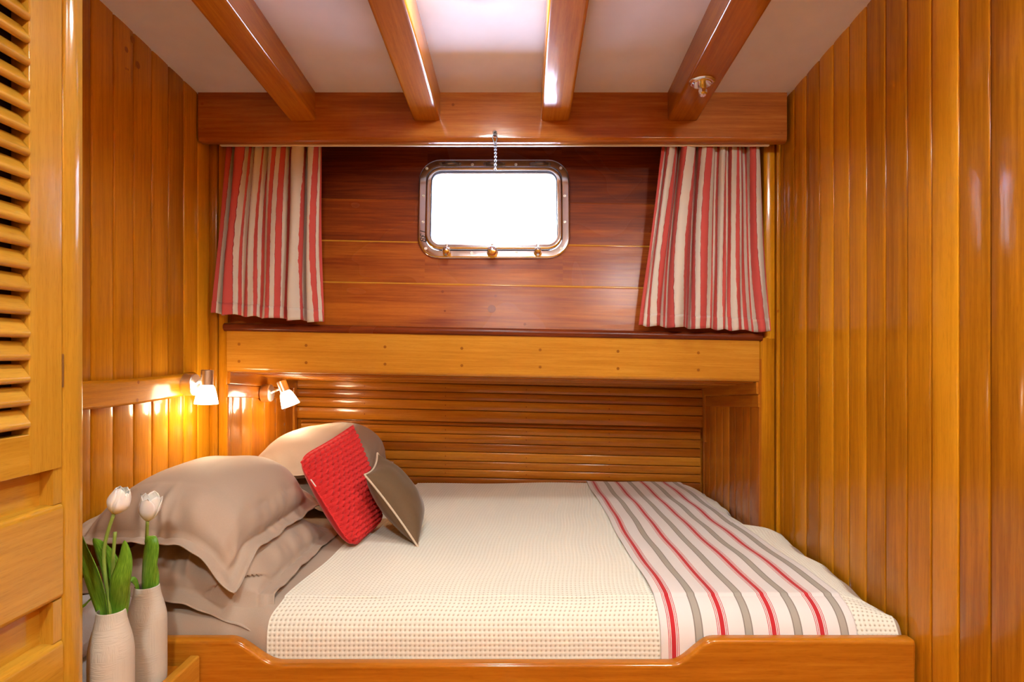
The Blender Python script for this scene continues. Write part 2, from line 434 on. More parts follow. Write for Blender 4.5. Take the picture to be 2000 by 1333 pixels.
    def lathe(s, o, ax, prof, seg=32, bv=0.5, mi=0, smooth=True):
        """prof = [(r, h)], along ax from o"""
        o = Vector(o); ax = Vector(ax).normalized(); A = ax.orthogonal().normalized(); B = ax.cross(A)
        V = []; n = len(prof)
        for (r, h) in prof:
            for k in range(seg):
                a = 2*PI*k/seg; V.append(o+ax*h+A*r*math.cos(a)+B*r*math.sin(a))
        Fc = []
        for i in range(n-1):
            for k in range(seg):
                k2 = (k+1) % seg; Fc.append((i*seg+k, i*seg+k2, (i+1)*seg+k2, (i+1)*seg+k))
        s.add(V, Fc, smooth, None, bv, mi)
    def build(s, name, mats, parent=None, origin=None):
        return mesh_obj(name, s.V, s.F, mats, parent, s.sm, {'gc': s.gc, 'bv': s.bv}, s.mi, origin)
def sharp(o, deg=35):
    """keep creases on turned metal"""
    me = o.data
    me.set_sharp_from_angle(angle=math.radians(deg)); return o

# ---------------------------------------------------------------- the room shell
XL, XR = -1.082, 0.893
def zceil(Y): return 0.866+0.08*(2.04-Y)
PW = 0.0845
def plank_wall(mb, X, out, y0, y1, zb, ztop, y_off=0.0, crown=0.0012, thick=0.03, pw=PW):
    y = y0-y_off; i = 0
    while y < y1:
        a = max(y, y0); b = min(y+pw, y1)
        if b-a > 0.004:
            mb.board((X, (a+b)/2, zb), (X, (a+b)/2, ztop(a) if callable(ztop) else ztop), (0, 1, 0), out, rrp(b-a-0.0026, thick, 0.0042, 3, crown, 4))
        y += pw
YB = -1.3
zt = lambda y: 1.06+0.12
mb = MB(); plank_wall(mb, XL, (1, 0, 0), YB, 2.42, -ZC, lambda y: 1.16, y_off=0.03)
mb.plug(P(258, 78, 1.74)+Vector((0, 0, 0)), (1, 0, 0), 0.0001)
for (px, py, r) in ((258, 78, .013), (246, 97, .010), (268, 127, .013), (245, 134, .004), (249, 136, .004)):
    Y = -XL*F/(1020-px); q = P(px, py, Y); q.x = XL; mb.plug(q, (1, 0, 0), r*0.8, 0.0016)
o = mb.build('wall_left', M['honey'], origin=(XL, 0.5, -ZC)); tagset(o, kind='structure')
mb = MB(); plank_wall(mb, XR, (-1, 0, 0), YB, 2.42, -ZC, lambda y: 1.16, y_off=0.062)
o = mb.build('wall_right', M['honey'], origin=(XR, 0.5, -ZC)); tagset(o, kind='structure')
# outer casings, rear wall and floor
mb = MB()
mb.box((XL-0.10, YB, -ZC), (XL-0.03, 3.0, 1.2), 2); o = mb.build('wall_left_outer', M['amber']); tagset(o, kind='structure')
mb = MB()
mb.box((XR+0.03, YB, -ZC), (XR+0.10, 3.0, 1.2), 2); o = mb.build('wall_right_outer', M['amber']); tagset(o, kind='structure')
mb = MB()
x = XL-0.03
while x < XR+0.03:
    mb.board((x+PW/2, YB, -ZC), (x+PW/2, YB, 1.18), (1, 0, 0), (0, 1, 0), rrp(PW-0.0006, 0.04, 0.003, 3)); x += PW
o = mb.build('wall_rear', M['honey']); tagset(o, kind='structure')
mb = MB()
x = XL-0.03
while x < XR+0.03:
    mb.board((x+0.06, YB, -ZC), (x+0.06, 3.0, -ZC), (1, 0, 0), (0, 0, 1), rrp(0.1195, 0.04, 0.001, 2)); x += 0.12
o = mb.build('floor', M['amber']); tagset(o, kind='structure')
# ceiling: a slab that falls towards the window
mb = MB()
def slab(mb, x0, x1, y0, y1, zf, th):
    V = [(x0, y0, zf(y0)), (x1, y0, zf(y0)), (x1, y1, zf(y1)), (x0, y1, zf(y1))]
    V += [(a, b, c+th) for a, b, c in V]
    mb.add(V, [(0, 3, 2, 1), (4, 5, 6, 7), (0, 1, 5, 4), (1, 2, 6, 5), (2, 3, 7, 6), (3, 0, 4, 7)], False)
slab(mb, XL-0.1, XR+0.1, YB-0.04, 3.0, zceil, 0.06)
o = mb.build('ceiling', M['ceil']); tagset(o, kind='structure')

# header over the window
HY = 2.04
zh0 = P(0, 276.5, HY).z
mb = MB()
prof = []
W_ = zceil(HY)+0.01-zh0
pr = [(W_/2, -0.03, 0), (W_/2, 0, 0)]
for i in range(6):
    a = math.radians(90*i/5); pr.append((-W_/2+0.014-0.014*math.sin(a), -0.014+0.014*math.cos(a), 1))
pr.append((-W_/2, -0.03, 0))
zc_ = zh0+W_/2
mb.board((XL+0.006, HY, zc_), (XR-0.014, HY, zc_), (0, 0, 1), (0, -1, 0), pr[::-1], bv=0.5)
for (px, py) in ((395, 203), (395, 250), (1527, 258)): mb.plug(P(px, py, HY-0.0005), (0, -1, 0), 0.005, 0.0006, 0.9)
mb.plug(P(885, 205, HY), (0, -1, 0), 0.005, 0.001)
o = mb.build('trim_1', M['header']); tagset(o, kind='structure')

# posts and side boards (niche and recess)
PY = 2.12
XRL, XRR = -1.019, 0.818          # recess sides
mb = MB()
mb.board((XL+0.014, PY, -0.9), (XL+0.014, PY, 0.9), (1, 0, 0), (0, -1, 0), rrp(0.030, 0.03, 0.006, 4, 0.002, 4))
mb.board(((XL+0.03+XRL)/2+0.0005, PY+0.004, -0.9), ((XL+0.03+XRL)/2+0.0005, PY+0.004, 0.9), (1, 0, 0), (0, -1, 0), rrp(XRL-XL-0.031, 0.22, 0.004, 3))
o = mb.build('trim_2', M['honey']); tagset(o, kind='structure')
mb = MB()
xn = 0.838
mb.board(((xn+XR-0.016)/2, PY+0.003, 0.05), ((xn+XR-0.016)/2, PY+0.003, 0.9), (1, 0, 0), (0, -1, 0), rrp(XR-0.016-xn, 0.22, 0.012, 5, 0.0015, 4))
mb.board(((XRR+XR-0.016)/2, PY+0.004, -0.9), ((XRR+XR-0.016)/2, PY+0.004, 0.052), (1, 0, 0), (0, -1, 0), rrp(XR-0.016-XRR, 0.22, 0.012, 5, 0.0015, 4))
mb.board((XR-0.0075, PY, -0.9), (XR-0.0075, PY, 0.9), (1, 0, 0), (0, -1, 0), rrp(0.014, 0.03, 0.004, 3))
for py in (608,): mb.plug(P(1519, py, PY+0.002)+Vector((0, 0, 0)), (0, -1, 0), 0.005, 0.0022)
o = mb.build('trim_3', M['honey']); tagset(o, kind='structure')

# ---------------------------------------------------------------- window wall: lapped planks leaning outwards at the top
TX = 0.019                                   # everything below the window dips this much per metre to the right
def wy(z): return 2.152+0.13*z               # depth of the leaning wall at height z
lean = math.atan(0.13); WO = Vector((0, -math.cos(lean), math.sin(lean)*-1)).normalized(); WU = Vector((0, math.sin(lean), math.cos(lean)))
WO = Vector((0, -WU.z, WU.y))
def WP(x, z, out=0.0): return Vector((x, wy(z), z))+WO*out
Xw = -0.101; Zw = P(0, 411, wy(0.515)).z
bounds = [P(0, 658, wy(0.03)).z, P(0, 561, wy(0.23)).z, P(0, 479, wy(0.39)).z, P(0, 394, wy(0.55)).z, 0.80]
hx0, hx1, hz0, hz1 = Xw-0.245, Xw+0.245, Zw-0.155, Zw+0.155
mb = MB()
XA, XB = XL-0.02, XR+0.02
outs = [0.022, 0.012, 0.005, 0.0]
for i in range(4):
    z0, z1 = bounds[i], bounds[i+1]; o_ = outs[i]; off = Vector((i*7.3+2, i*3.1, 5)); bvv = [0.80, 0.66, 0.42, 0.12][i]  # tone drops plank by plank upwards: shade under the header put into the colour
    tx = -TX if i < 3 else 0.0
    if i == 3: z0 = z0-0.012
    def seg(xa, xb, za, zb, roundtop=True):
        zc = (za+zb)/2; h = (zb-za)
        # z measured on the leaning plane
        pa = WP(xa, zc, o_); pb = WP(xb, zc, o_)
        if i < 3 and za == z0 and zb == z1 or True:
            pa = pa+WU*(tx*(xa-Xw)); pb = pb+WU*(tx*(xb-Xw))
        r = 0.004 if i != 3 else 0.001
        mb.board(pa, pb, WU, WO, rrp(h/math.cos(lean)*1.0+0.001, 0.035, r, 3), bv=bvv, off=off+Vector((xa, 0, 0)))
    if z1 <= hz0-0.004 or z0 >= hz1: seg(XA, XB, z0, z1)
    else:
        seg(XA, hx0, z0, z1); seg(hx1, XB, z0, z1)
        if z0 < hz0-0.004: seg(hx0, hx1, z0, hz0)
        if z1 > hz1+0.004: seg(hx0, hx1, hz1, z1)
mb.plug(WP(P(961, 606, 2.17).x, P(0, 606, 2.17).z, outs[0]), WO, 0.0145, 0.001)
for (px, py, r) in ((870, 610, .004), (1020, 660-8, .004), (1025, 636, .005), (968, 581, .005), (865, 572, .005)):
    Y = 2.165; q = P(px, py, Y); mb.plug(WP(q.x, q.z, outs[0]), WO, r, 0.0008)
for (xa, xb, za, zb) in ((XA, hx0, 0.0, 0.85), (hx1, XB, 0.0, 0.85), (hx0, hx1, 0.0, hz0), (hx0, hx1, hz1, 0.85)):
    zc = (za+zb)/2; mb.board(WP(xa, zc, -0.028), WP(xb, zc, -0.028), WU, WO, rrp((zb-za)/math.cos(lean), 0.012, 0.0005, 1), bv=0.2)
# top fillers (behind the header) reaching the ceiling
mb.board((XA, wy(0.86)-0.002, 0.85), (XB, wy(0.86)-0.002, 0.85), (0, 0, 1), (0, -1, 0), rrp(0.14, 0.03, 0.001, 1), bv=0.2)
o = mb.build('wall_back', M['red']); tagset(o, kind='structure')
mb = MB()
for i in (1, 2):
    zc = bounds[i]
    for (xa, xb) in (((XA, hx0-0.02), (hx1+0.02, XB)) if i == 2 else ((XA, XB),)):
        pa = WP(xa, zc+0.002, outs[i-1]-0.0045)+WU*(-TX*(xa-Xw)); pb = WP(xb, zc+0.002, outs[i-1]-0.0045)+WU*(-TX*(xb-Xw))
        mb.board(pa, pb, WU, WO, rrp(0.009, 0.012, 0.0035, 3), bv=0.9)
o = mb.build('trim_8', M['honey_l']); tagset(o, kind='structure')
# rounded ledge under the planks
def zt_(x, z0, t=TX): return z0-t*(x-Xw)
mb = MB()
zl = P(0, 653, 2.115).z
prf = []
hh = P(0, 641, 2.12).z-P(0, 657, 2.12).z
prf = [(-hh/2, -0.06, 0)]+[(math.sin(math.radians(a))*hh/2, (math.cos(math.radians(a))-1)*0.016, 1) for a in range(-90, 91, 18)]+[(hh/2, -0.06, 0)]
z_l = P(0, 649, 2.112).z
mb.board((XRL+0.001-0.01, 2.108, zt_(XRL, z_l)), (XRR-0.001+0.01, 2.108, zt_(XRR, z_l)), (0, 0, 1), (0, -1, 0), prf, bv=0.2, seg_l=1)
o = mb.build('trim_4', M['red']); tagset(o, kind='structure')

# box beam below the ledge, its underside falling away towards the hull
BY = 2.118
def boxbeam():
    mb = MB(); xs = [XRL+0.0005, XRR-0.0005]
    pf = []   # (Y, z rel) front profile, z at Xw
    zt0 = P(0, 655, BY).z; zb0 = P(0, 737, BY).z; zbk = P(0, 749, 2.78).z
    prof = [(2.88, zt0-0.005), (BY+0.002, zt0-0.0)]
    r = 0.014
    prof += [(BY, zt0-0.004), (BY, zb0+r)]
    for i in range(1, 6):
        a = math.radians(90*i/5); prof.append((BY+r-r*math.cos(a), zb0+r-r*math.sin(a)))
    prof.append((2.88, zbk-0.01))
    V = []; G = []
    for k, x in enumerate(xs):
        for (y, z) in prof:
            dz = TX*(x-Xw)
            V.append((x, y, z-dz)); G.append((12+x, y*0.5+z, z+y))
    n = len(prof); Fc = []; sm = []
    for i in range(n):
        j = (i+1) % n; Fc.append((i, n+i, n+j, j)); sm.append(3 <= i <= 7)
    mb.add(V, Fc, sm, G, 0.5)
    mb.add(V[:n], [tuple(range(n))], False, G[:n]); mb.add(V[n:], [tuple(range(n))[::-1]], False, G[n:])
    pxs = [467, 598, 752, 902, 1055, 1207, 1364]
    for px in pxs:
        for row in (0.33, 0.74):
            x = (px-1020)*BY/F; z = zt0+(zb0-zt0)*row-TX*(x-Xw)
            mb.plug((x, BY, z), (0, -1, 0), 0.0052, 0.0005, 1.7)
    return mb
o = boxbeam().build('trim_5', M['honey_l']); tagset(o, kind='structure')
# underside cladding strips
mb = MB()
for k in range(7):
    y0 = BY+0.03+k*0.088; y1 = y0+0.086
    za = P(0, 737, BY).z+(P(0, 749, 2.78).z-0.006-P(0, 737, BY).z)*((y0+y1)/2-BY)/(2.78-BY)
    sl = Vector((0, 0.66, -0.048)).normalized()
    mb.board((XRL+0.001, (y0+y1)/2, za-TX*(XRL-Xw)-0.002), (XRR-0.001, (y0+y1)/2, za-TX*(XRR-Xw)-0.002), sl, sl.cross(Vector((1, 0, 0)))*-1 if sl.cross(Vector((1, 0, 0))).z > 0 else sl.cross(Vector((1, 0, 0))), rrp(0.085, 0.004, 0.002, 2))
o = mb.build('trim_6', M['amber']); tagset(o, kind='structure')

# hull side behind the bed: two runs of slats
TS = 0.0235
SY = 2.765
mb = MB()
def slats(pyc, Y, x0, x1, thick, out_crown):
    for a, b in zip(pyc[:-1], pyc[1:]):
        za = P(0, a, Y).z; zb = P(0, b, Y).z; zc = (za+zb)/2; h = za-zb-0.0022
        x_ref = 0.01
        mb.board((x0, Y, zc-TS*(x0-x_ref)), (x1, Y, zc-TS*(x1-x_ref)), (0, 0, 1), (0, -1, 0), rrp(h, thick, 0.0035, 4, out_crown, 8), seg_l=1)
up = [735, 753.5, 770, 786, 805, 828]
lo = [829, 836, 851.5, 869, 886, 904, 920, 936, 953, 970]
slats(up, SY, XRL+0.001, XRR-0.001, 0.02, 0.0019)
slats(lo, SY+0.014, XRL+0.02, XRR-0.012, 0.02, 0.0019)
for a, b in list(zip(up[1:-1], up[2:]))+list(zip(lo[1:-1], lo[2:])):
    for px in (712, 870, 1028, 1190):
        Y = SY-0.002 if b < 829 else SY+0.012
        x = (px-1020)*Y/F; z = P(0, (a+b)/2, Y).z-TS*(x-0.01); mb.plug((x, Y, z), (0, -1, 0), 0.0028, 0.0003)
mb.box((XRL-0.02, SY+0.03, -0.9), (XRR+0.02, SY+0.05, 0.0), 0)
o = mb.build('wall_hull', M['slat']); tagset(o, kind='structure')
# recess sides
def recess_side(X, out, name, flip, mat, seams):
    mb = MB(); sgn = out
    y = PY+0.004; yend = SY+0.03
    ztop = lambda yy: (P(0, 737, BY).z+(P(0, 749, 2.78).z-P(0, 737, BY).z)*(yy-BY)/(2.78-BY))-TX*(X-Xw)
    ed = [y]+seams+[yend]
    for a, b in zip(ed[:-1], ed[1:]):
        mb.board((X, (a+b)/2, -0.9), (X, (a+b)/2, -0.02), (0, 1, 0), (sgn, 0, 0), rrp(b-a-0.0008, 0.012, 0.003, 3, 0.0008, 3))
    # frieze boards under the beam, following its fall
    d = Vector((0, 0.66, -0.052)).normalized(); up_ = Vector((0, 0.052, 0.66)).normalized()
    p0 = Vector((X+sgn*0.009, y, ztop(y)-0.020)); p1 = Vector((X+sgn*0.009, yend, ztop(yend)-0.020))
    mb.board(p0, p1, up_, (sgn, 0, 0), rrp(0.042, 0.008, 0.003, 3), bv=0.4)
    for q in (p0, p1): pass
    mb2p0 = p0-up_*0.045; mb2p1 = p1-up_*0.045
    mb.board(mb2p0+Vector((sgn*-0.005, 0, 0)), mb2p1+Vector((sgn*-0.005, 0, 0)), up_, (sgn, 0, 0), rrp(0.044, 0.008, 0.003, 3), bv=0.5)
    # raise the friezes proud of the boards
    # corner stile with a shaped foot
    zs = ztop(2.7)
    mb.board((X+sgn*0.010, yend-0.055, -0.395), (X+sgn*0.010, yend-0.055, zs-0.02), (0, 1, 0), (sgn, 0, 0), rrp(0.034, 0.012, 0.005, 3), bv=0.6)
    mb.board((X+sgn*0.006, yend-0.035, -0.9), (X+sgn*0.006, yend-0.035, zs-0.02), (0, 1, 0), (sgn, 0, 0), rrp(0.014, 0.008, 0.003, 3), bv=0.3)
    o = mb.build(name, mat); tagset(o, kind='structure')
sl_ = [-(-1.019)*F/(1020-px) for px in (452, 473, 491, 517, 540, 558)]
recess_side(XRL, 1, 'wall_recess_left', False, M['amber'], [s for s in sl_ if PY+0.01 < s < 2.7])
sr_ = [0.818*F/(px-1020) for px in (1464, 1450, 1436, 1424, 1411, 1398, 1386)]
recess_side(XRR, -1, 'wall_recess_right', True, M['slat'], [s for s in sr_ if PY+0.01 < s < 2.7])

# ---------------------------------------------------------------- ceiling beams
def beam(x0, x1, label, bvv):
    y0, y1 = -1.25, HY-0.001
    z0 = lambda Y: P(0, 236, HY).z+0.08*(HY-Y)
    c0 = Vector(((x0+x1)/2, y1, z0(y1))); c1 = Vector(((x0+x1)/2, y0, z0(y0)))
    d = zceil(HY)-P(0, 236, HY).z+0.004
    mb = MB()
    mb.board(c0, c1, (1, 0, 0), (0, -0.08, -1), rrp(x1-x0, d, 0.009, 5), bv=bvv)
    o = mb.build('ceiling_beam', M['amber'], origin=(c0.x, (y0+y1)/2, c0.z))
    return tagset(o, label, 'ceiling beam', 'wooden beams under the ceiling')
beam(-0.774, -0.687, 'varnished wooden ceiling beam, leftmost of the four, nearest the plank wall with knots', 0.6)
beam(-0.362, -0.272, 'varnished wooden ceiling beam just left of the round ceiling lamp', 0.4)
beam(0.062, 0.157, 'varnished wooden ceiling beam just right of the round ceiling lamp', 0.5)
b4 = beam(0.483, 0.583, 'varnished wooden ceiling beam with a chrome hook on its underside', 0.1)

# ---------------------------------------------------------------- window
def rrect(wd, h, r, n=8):
    pts = []
    for (cx, cz, a0) in ((wd/2-r, h/2-r, 0), (-wd/2+r, h/2-r, 90), (-wd/2+r, -h/2+r, 180), (wd/2-r, -h/2+r, 270)):
        for i in range(n+1):
            a = math.radians(a0+90*i/n); pts.append((cx+r*math.cos(a), cz+r*math.sin(a)))
    return pts
def WL(a, b, out):
    out = out+0.0145
    return Vector((Xw, wy(Zw), Zw))+Vector((1, 0, 0))*a+WU*b+WO*out
def ring(name, wd, h, r, loops, mat, parent, closed=False):
    V = []; n = None
    for (ins, out) in loops:
        pts = rrect(wd-2*ins, h-2*ins, max(0.006, r-ins)); n = len(pts)
        V += [WL(a, b, out) for a, b in pts]
    Fc = []
    for k in range(len(loops)-1+(1 if closed else 0)):
        k2 = (k+1) % len(loops)
        for i in range(n):
            j = (i+1) % n; Fc.append((k*n+i, k2*n+i, k2*n+j, k*n+j))
    o = mesh_obj(name, V, Fc, mat, parent, True); sharp(o, 40); return o
win = empty('window_1', WL(0, -0.18, 0.004), kind='structure')
ring('outer_frame', 0.542, 0.368, 0.078, [(0.0, 0.0), (0.0005, 0.006), (0.003, 0.0085), (0.006, 0.009), (0.026, 0.009), (0.028, 0.006), (0.030, -0.045)], M['steel'], win)
ring('sash', 0.480, 0.302, 0.052, [(-0.004, 0.004), (-0.004, 0.013), (-0.001, 0.0165), (0.004, 0.0175), (0.014, 0.0165), (0.0175, 0.010), (0.0185, -0.01), (0.0, -0.012)], M['steel'], win)
V = [WL(a, b, -0.003) for a, b in rrect(0.450, 0.272, 0.03)]+[WL(a, b, -0.009) for a, b in rrect(0.450, 0.272, 0.03)]
n = len(V)//2
mesh_obj('glass_pane', V, [tuple(range(n)), tuple(range(n, 2*n))[::-1]]+[(i, n+i, n+(i+1) % n, (i+1) % n) for i in range(n)], M['glass'], win)
# hinges
for hx in (-0.158, 0.0, 0.166):
    mb = MB()
    mb.tube([WL(hx-0.030, 0.165, 0.012), WL(hx+0.030, 0.165, 0.012)], 0.0052, 10)
    mb.tube([WL(hx-0.018, 0.166, 0.013), WL(hx+0.018, 0.166, 0.013)], 0.0064, 10)
    for e in (-0.033, 0.033): mb.lathe(WL(hx+e, 0.165, 0.006), WO, [(0.0001, 0.009), (0.004, 0.008), (0.006, 0.004), (0.0065, 0)], 12)
    mb.box(WL(hx-0.02, 0.148, 0.0)+Vector((0, -0.004, 0)), WL(hx+0.02, 0.160, 0.0)+Vector((0, -0.001, 0)), 0)
    mb.build('hinge', M['darksteel'], win)
# screws
for (a, b) in ((-0.079, 0.163), (0.078, 0.163), (-0.243, 0.148), (0.240, 0.150), (-0.253, 0.045), (0.253, 0.045), (-0.253, -0.052), (0.253, -0.052),
               (-0.241, -0.150), (0.240, -0.150), (-0.078, -0.166), (0.080, -0.166)):
    mb = MB(); mb.lathe(WL(a, b, 0.0092), WO, [(0.0056, 0), (0.005, 0.001), (0.0024, 0.0012), (0.0022, 0.0002), (0.0001, 0.0002)], 14)
    mb.build('screw', M['darksteel'] if abs(b) > 1 else M['satin'], win)
# dogs: closing nuts along the bottom
for k, (a, r) in enumerate(((-0.165, 0.013), (-0.004, 0.017), (0.156, 0.012))):
    mb = MB()
    mb.lathe(WL(a, -0.1665, 0.009), WO, [(0.0001, 0), (r*1.15, 0), (r*1.15, 0.004), (r*0.7, 0.007), (r*0.55, 0.018), (r*0.95, 0.024), (r*1.0, 0.034), (r*0.8, 0.040), (r*0.35, 0.043), (0.0001, 0.0435)], 24)
    c = WL(a, -0.1665, 0.040)
    if k != 1:
        mb.tube([c+Vector((-0.012, 0, 0.002)), c+Vector((0.012, 0, 0.002))], 0.0045, 10)
        mb.tube([WL(a, -0.168, 0.03), WL(a, -0.182, 0.042)], 0.0042, 10)
    else:
        mb.tube([c+Vector((0.012*math.cos(t), -0.004, 0.012*math.sin(t))) for t in LS(0, 2*PI, 17)[:-1]], 0.003, 8, closed=True)
    mb.tube([WL(a, -0.15, 0.012), WL(a, -0.135, 0.013)], 0.006, 10)
    o = mb.build('closing_nut', M['steel'], win); sharp(o, 35)
# handwritten inspection mark on the frame, turned on its side
tcu = bpy.data.curves.new('ink_mark', 'FONT'); tcu.body = '138'; tcu.size = 0.030; tcu.extrude = 0.0003; tcu.shear = 0.3
tob = bpy.data.objects.new('ink_mark', tcu); COL.objects.link(tob); tob.parent = win
tcu.materials.append(M['ink'])
tob.location = WL(-0.262, -0.077, 0.0096)-Vector(win.location)
tob.matrix_basis = Matrix.Translation(tob.location) @ Matrix.Rotation(lean, 4, 'X').inverted() @ Matrix.Rotation(PI/2, 4, 'X') @ Matrix.Rotation(-PI/2, 4, 'Z')

# chain holding the window open
def chain():
    ch = empty('window_chain', P(967, 300, 2.03), 'thin steel chain hanging from the header down to the top of the window frame', 'chain')
    hy = HY-0.001
    mb = MB(); e = P(967, 262, hy)
    mb.lathe(e, (0, -1, 0), [(0.0001, 0.004), (0.007, 0.003), (0.0075, 0.0), ], 14)
    mb.tube([e, e+Vector((0, -0.012, 0))], 0.0026, 8)
    mb.tube([e+Vector((0.0055*math.cos(t), -0.014, 0.0055*math.sin(t)+0.0)) for t in LS(0, 2*PI, 13)[:-1]], 0.0018, 6, closed=True)
    mb.build('screw_eye', M['chain'], ch)
    mb = MB(); s = e+Vector((0, -0.015, -0.005))
    mb.tube([s+Vector((0.008*math.cos(t)*(1 if math.sin(t) > 0 else 0.8), 0, -0.014+0.014*math.sin(t))) for t in LS(0, 2*PI, 17)[:-1]], 0.0018, 6, closed=True)
    mb.build('snap_hook', M['chain'], ch)
    top = s+Vector((0, 0, -0.026)); end = WL(0.004, 0.138, 0.020)
    path = [top, Vector((top.x, 2.024, 0.690)), end]
    mid = Vector((top.x+0.002, 2.06, min(top.z, 0.69)-0.012))
    pts = [top+(mid-top)*t if False else (1-t)**2*top+2*(1-t)*t*mid+t*t*end for t in LS(0, 1, 17)]
    mb = MB()
    for i in range(16):
        a, b = pts[i], pts[i+1]; c = (a+b)/2; d = (b-a); L = d.length*0.72; d.normalize()
        sd = Vector((1, 0, 0)) if i % 2 else d.cross(Vector((1, 0, 0))).normalized()
        mb.tube([c+d*L*math.cos(t)+sd*0.0036*math.sin(t) for t in LS(0, 2*PI, 11)[:-1]], 0.0014, 6, closed=True)
    mb.build('links', M['chain'], ch)
chain()

# curtain rail
rl = MB()
zr = zh0-0.0035
rl.box((XRL-0.0, HY+0.031, zr), (XRR+0.015, HY+0.043, zr+0.010), 0, 0.001)
o = rl.build('curtain_rail', M['track']); tagset(o, 'slim cream curtain track along the back of the header board', 'curtain rail')

def curtain(xt0, xt1, xb0, xb1, zt0, zb0, zb1, folds, cloth, seed, label, ymid_t, ymid_b, amp_t, amp_b):
    NS, NZ = 260, 60
    r_ = np.random.RandomState(seed)
    s = np.linspace(0, 1, NS); t = np.linspace(0, 1, NZ)
    S, T = np.meshgrid(s, t)
    ph = r_.uniform(0, 6.28, 6)
    warp = S+0.030*np.sin(2*PI*1.7*S+ph[0])+0.016*np.sin(2*PI*3.1*S+ph[1])
    th = 2*PI*folds*warp
    X = (xt0+(xt1-xt0)*S)*(1-T)+(xb0+(xb1-xb0)*S)*T
    A = amp_t*(1-T)+amp_b*T
    env = 0.62+0.38*np.sin(2*PI*1.3*S+ph[2])
    env = env*np.minimum(1, np.minimum(S, 1-S)*9+0.15)
    Yc = ymid_t*(1-T)+ymid_b*T
    shp = np.sin(th)+0.25*np.sin(2*th+ph[3])
    Y = Yc+A*env*shp+0.003*np.sin(th*2.3+T*4+ph[4])
    X = X-0.0098*(1-0.25*T)*0.6*env*np.sin(2*th+0.5*np.sin(3*S+ph[5]))+0.0085*env*np.cos(th)+0.004*np.sin(T*5+S*9)*T
    Zb = zb0+(zb1-zb0)*S+0.003*np.cos(th)
    Z = zt0*(1-T)+Zb*T
    V = np.stack([X, Y, Z], -1).reshape(-1, 3)
    idx = np.arange(NS*NZ).reshape(NZ, NS)
    Fc = np.stack([idx[:-1, :-1], idx[:-1, 1:], idx[1:, 1:], idx[1:, :-1]], -1).reshape(-1, 4)
    cu = empty('curtain', ((xb0+xb1)/2, ymid_b, zb0), label, 'curtain', 'striped curtains at the window')
    zlen = zt0-zb0
    drift = 0.012*np.sin(3*T)
    ob = mesh_obj('drape', V, Fc, M['curtain'], cu, True, {'cx': (S*cloth+drift).ravel(), 'cy': (T*zlen).ravel()})
    md = ob.modifiers.new('t', 'SOLIDIFY'); md.thickness = 0.0015
    # stitched hem: a second layer of cloth along the bottom
    k = NZ-5
    Vh = np.stack([X[k:], Y[k:]-0.0022, Z[k:]-0.0006], -1); nh = NZ-k
    ih = np.arange(NS*nh).reshape(nh, NS)
    Fh = np.stack([ih[:-1, :-1], ih[:-1, 1:], ih[1:, 1:], ih[1:, :-1]], -1).reshape(-1, 4)
    oh = mesh_obj('hem', Vh.reshape(-1, 3), Fh, M['curtain'], cu, True, {'cx': (S*cloth+drift)[k:].ravel(), 'cy': (T*zlen)[k:].ravel()})
    md = oh.modifiers.new('t', 'SOLIDIFY'); md.thickness = 0.001
    return cu
yt = 2.098
c1 = curtain(P(440, 0, yt).x, P(626, 0, yt).x, P(412, 0, 2.085).x, P(629, 0, 2.085).x, zh0+0.012, P(0, 612, 2.085).z, P(0, 630, 2.085).z, 5, 0.62, 3,
        'red and cream striped curtain left of the window, leaning over the post', yt+0.012, 2.090, 0.032, 0.026)
c2 = curtain(P(1294, 0, yt).x, P(1484, 0, yt).x, P(1250, 0, 2.085).x, P(1503, 0, 2.085).x, zh0+0.012, P(0, 636, 2.085).z, P(0, 648, 2.085).z, 6, 0.76, 8,
        'red and cream striped curtain right of the window, flaring wider at its hem', yt+0.012, 2.090, 0.032, 0.026)

# chrome hook under the right-hand beam
q = P(1371, 155, 1.79); q.z = P(0, 236, HY).z+0.08*(HY-1.79); dn = Vector((0, -0.08, -1)).normalized()
hk = empty('beam_hook', q, 'round polished chrome hook fitting on the underside of the rightmost beam', 'hook')
mb = MB(); mb.lathe(q, dn, [(0.037, 0), (0.037, 0.003), (0.033, 0.006), (0.028, 0.007), (0.026, 0.010), (0.014, 0.012), (0.0001, 0.012)], 32); sharp(mb.build('base_plate', M['steel'], hk), 30)
mb = MB(); mb.lathe(q+dn*0.010, dn+Vector((0, -0.2, 0)), [(0.0115, 0), (0.0115, 0.020), (0.013, 0.022), (0.012, 0.032), (0.008, 0.036), (0.0001, 0.037)], 20); sharp(mb.build('knob', M['steel'], hk), 30)

# ---------------------------------------------------------------- ceiling lamps
def dome(x, y, R, mat, label, dep=0.022):
    z = zceil(y); dn = Vector((0, -0.08, -1)).normalized()
    e = empty('ceiling_lamp', (x, y, z), label, 'ceiling lamp')
    mb = MB(); mb.lathe((x, y, z), dn, [(R*1.0, -0.004), (R*1.0, 0.010), (R*0.96, 0.014), (R*0.90, 0.014), (R*0.90, 0)], 40); sharp(mb.build('rim', M['steel'], e), 30)
    mb = MB(); mb.lathe((x, y, z), dn, [(R*0.9, 0.010)]+[(R*0.9*math.cos(a), 0.010+dep*math.sin(a)) for a in LS(0.15, PI/2-0.02, 8)], 40); mb.build('diffuser', mat, e)
dome(-0.102, 1.452, 0.092, M['lamp'], 'round lit ceiling lamp between the two middle beams, cut off by the top edge')
dome(0.70, 0.15, 0.085, M['lamp2'], 'round lit ceiling lamp between the beams on the right, near the cabin door', 0.055)
dome(-0.10, -0.55, 0.092, M['lamp2'], 'added unseen fill lamp behind the camera, a round dome between the middle beams', 0.055)  # added fill lamp, out of view, to brighten the cabin

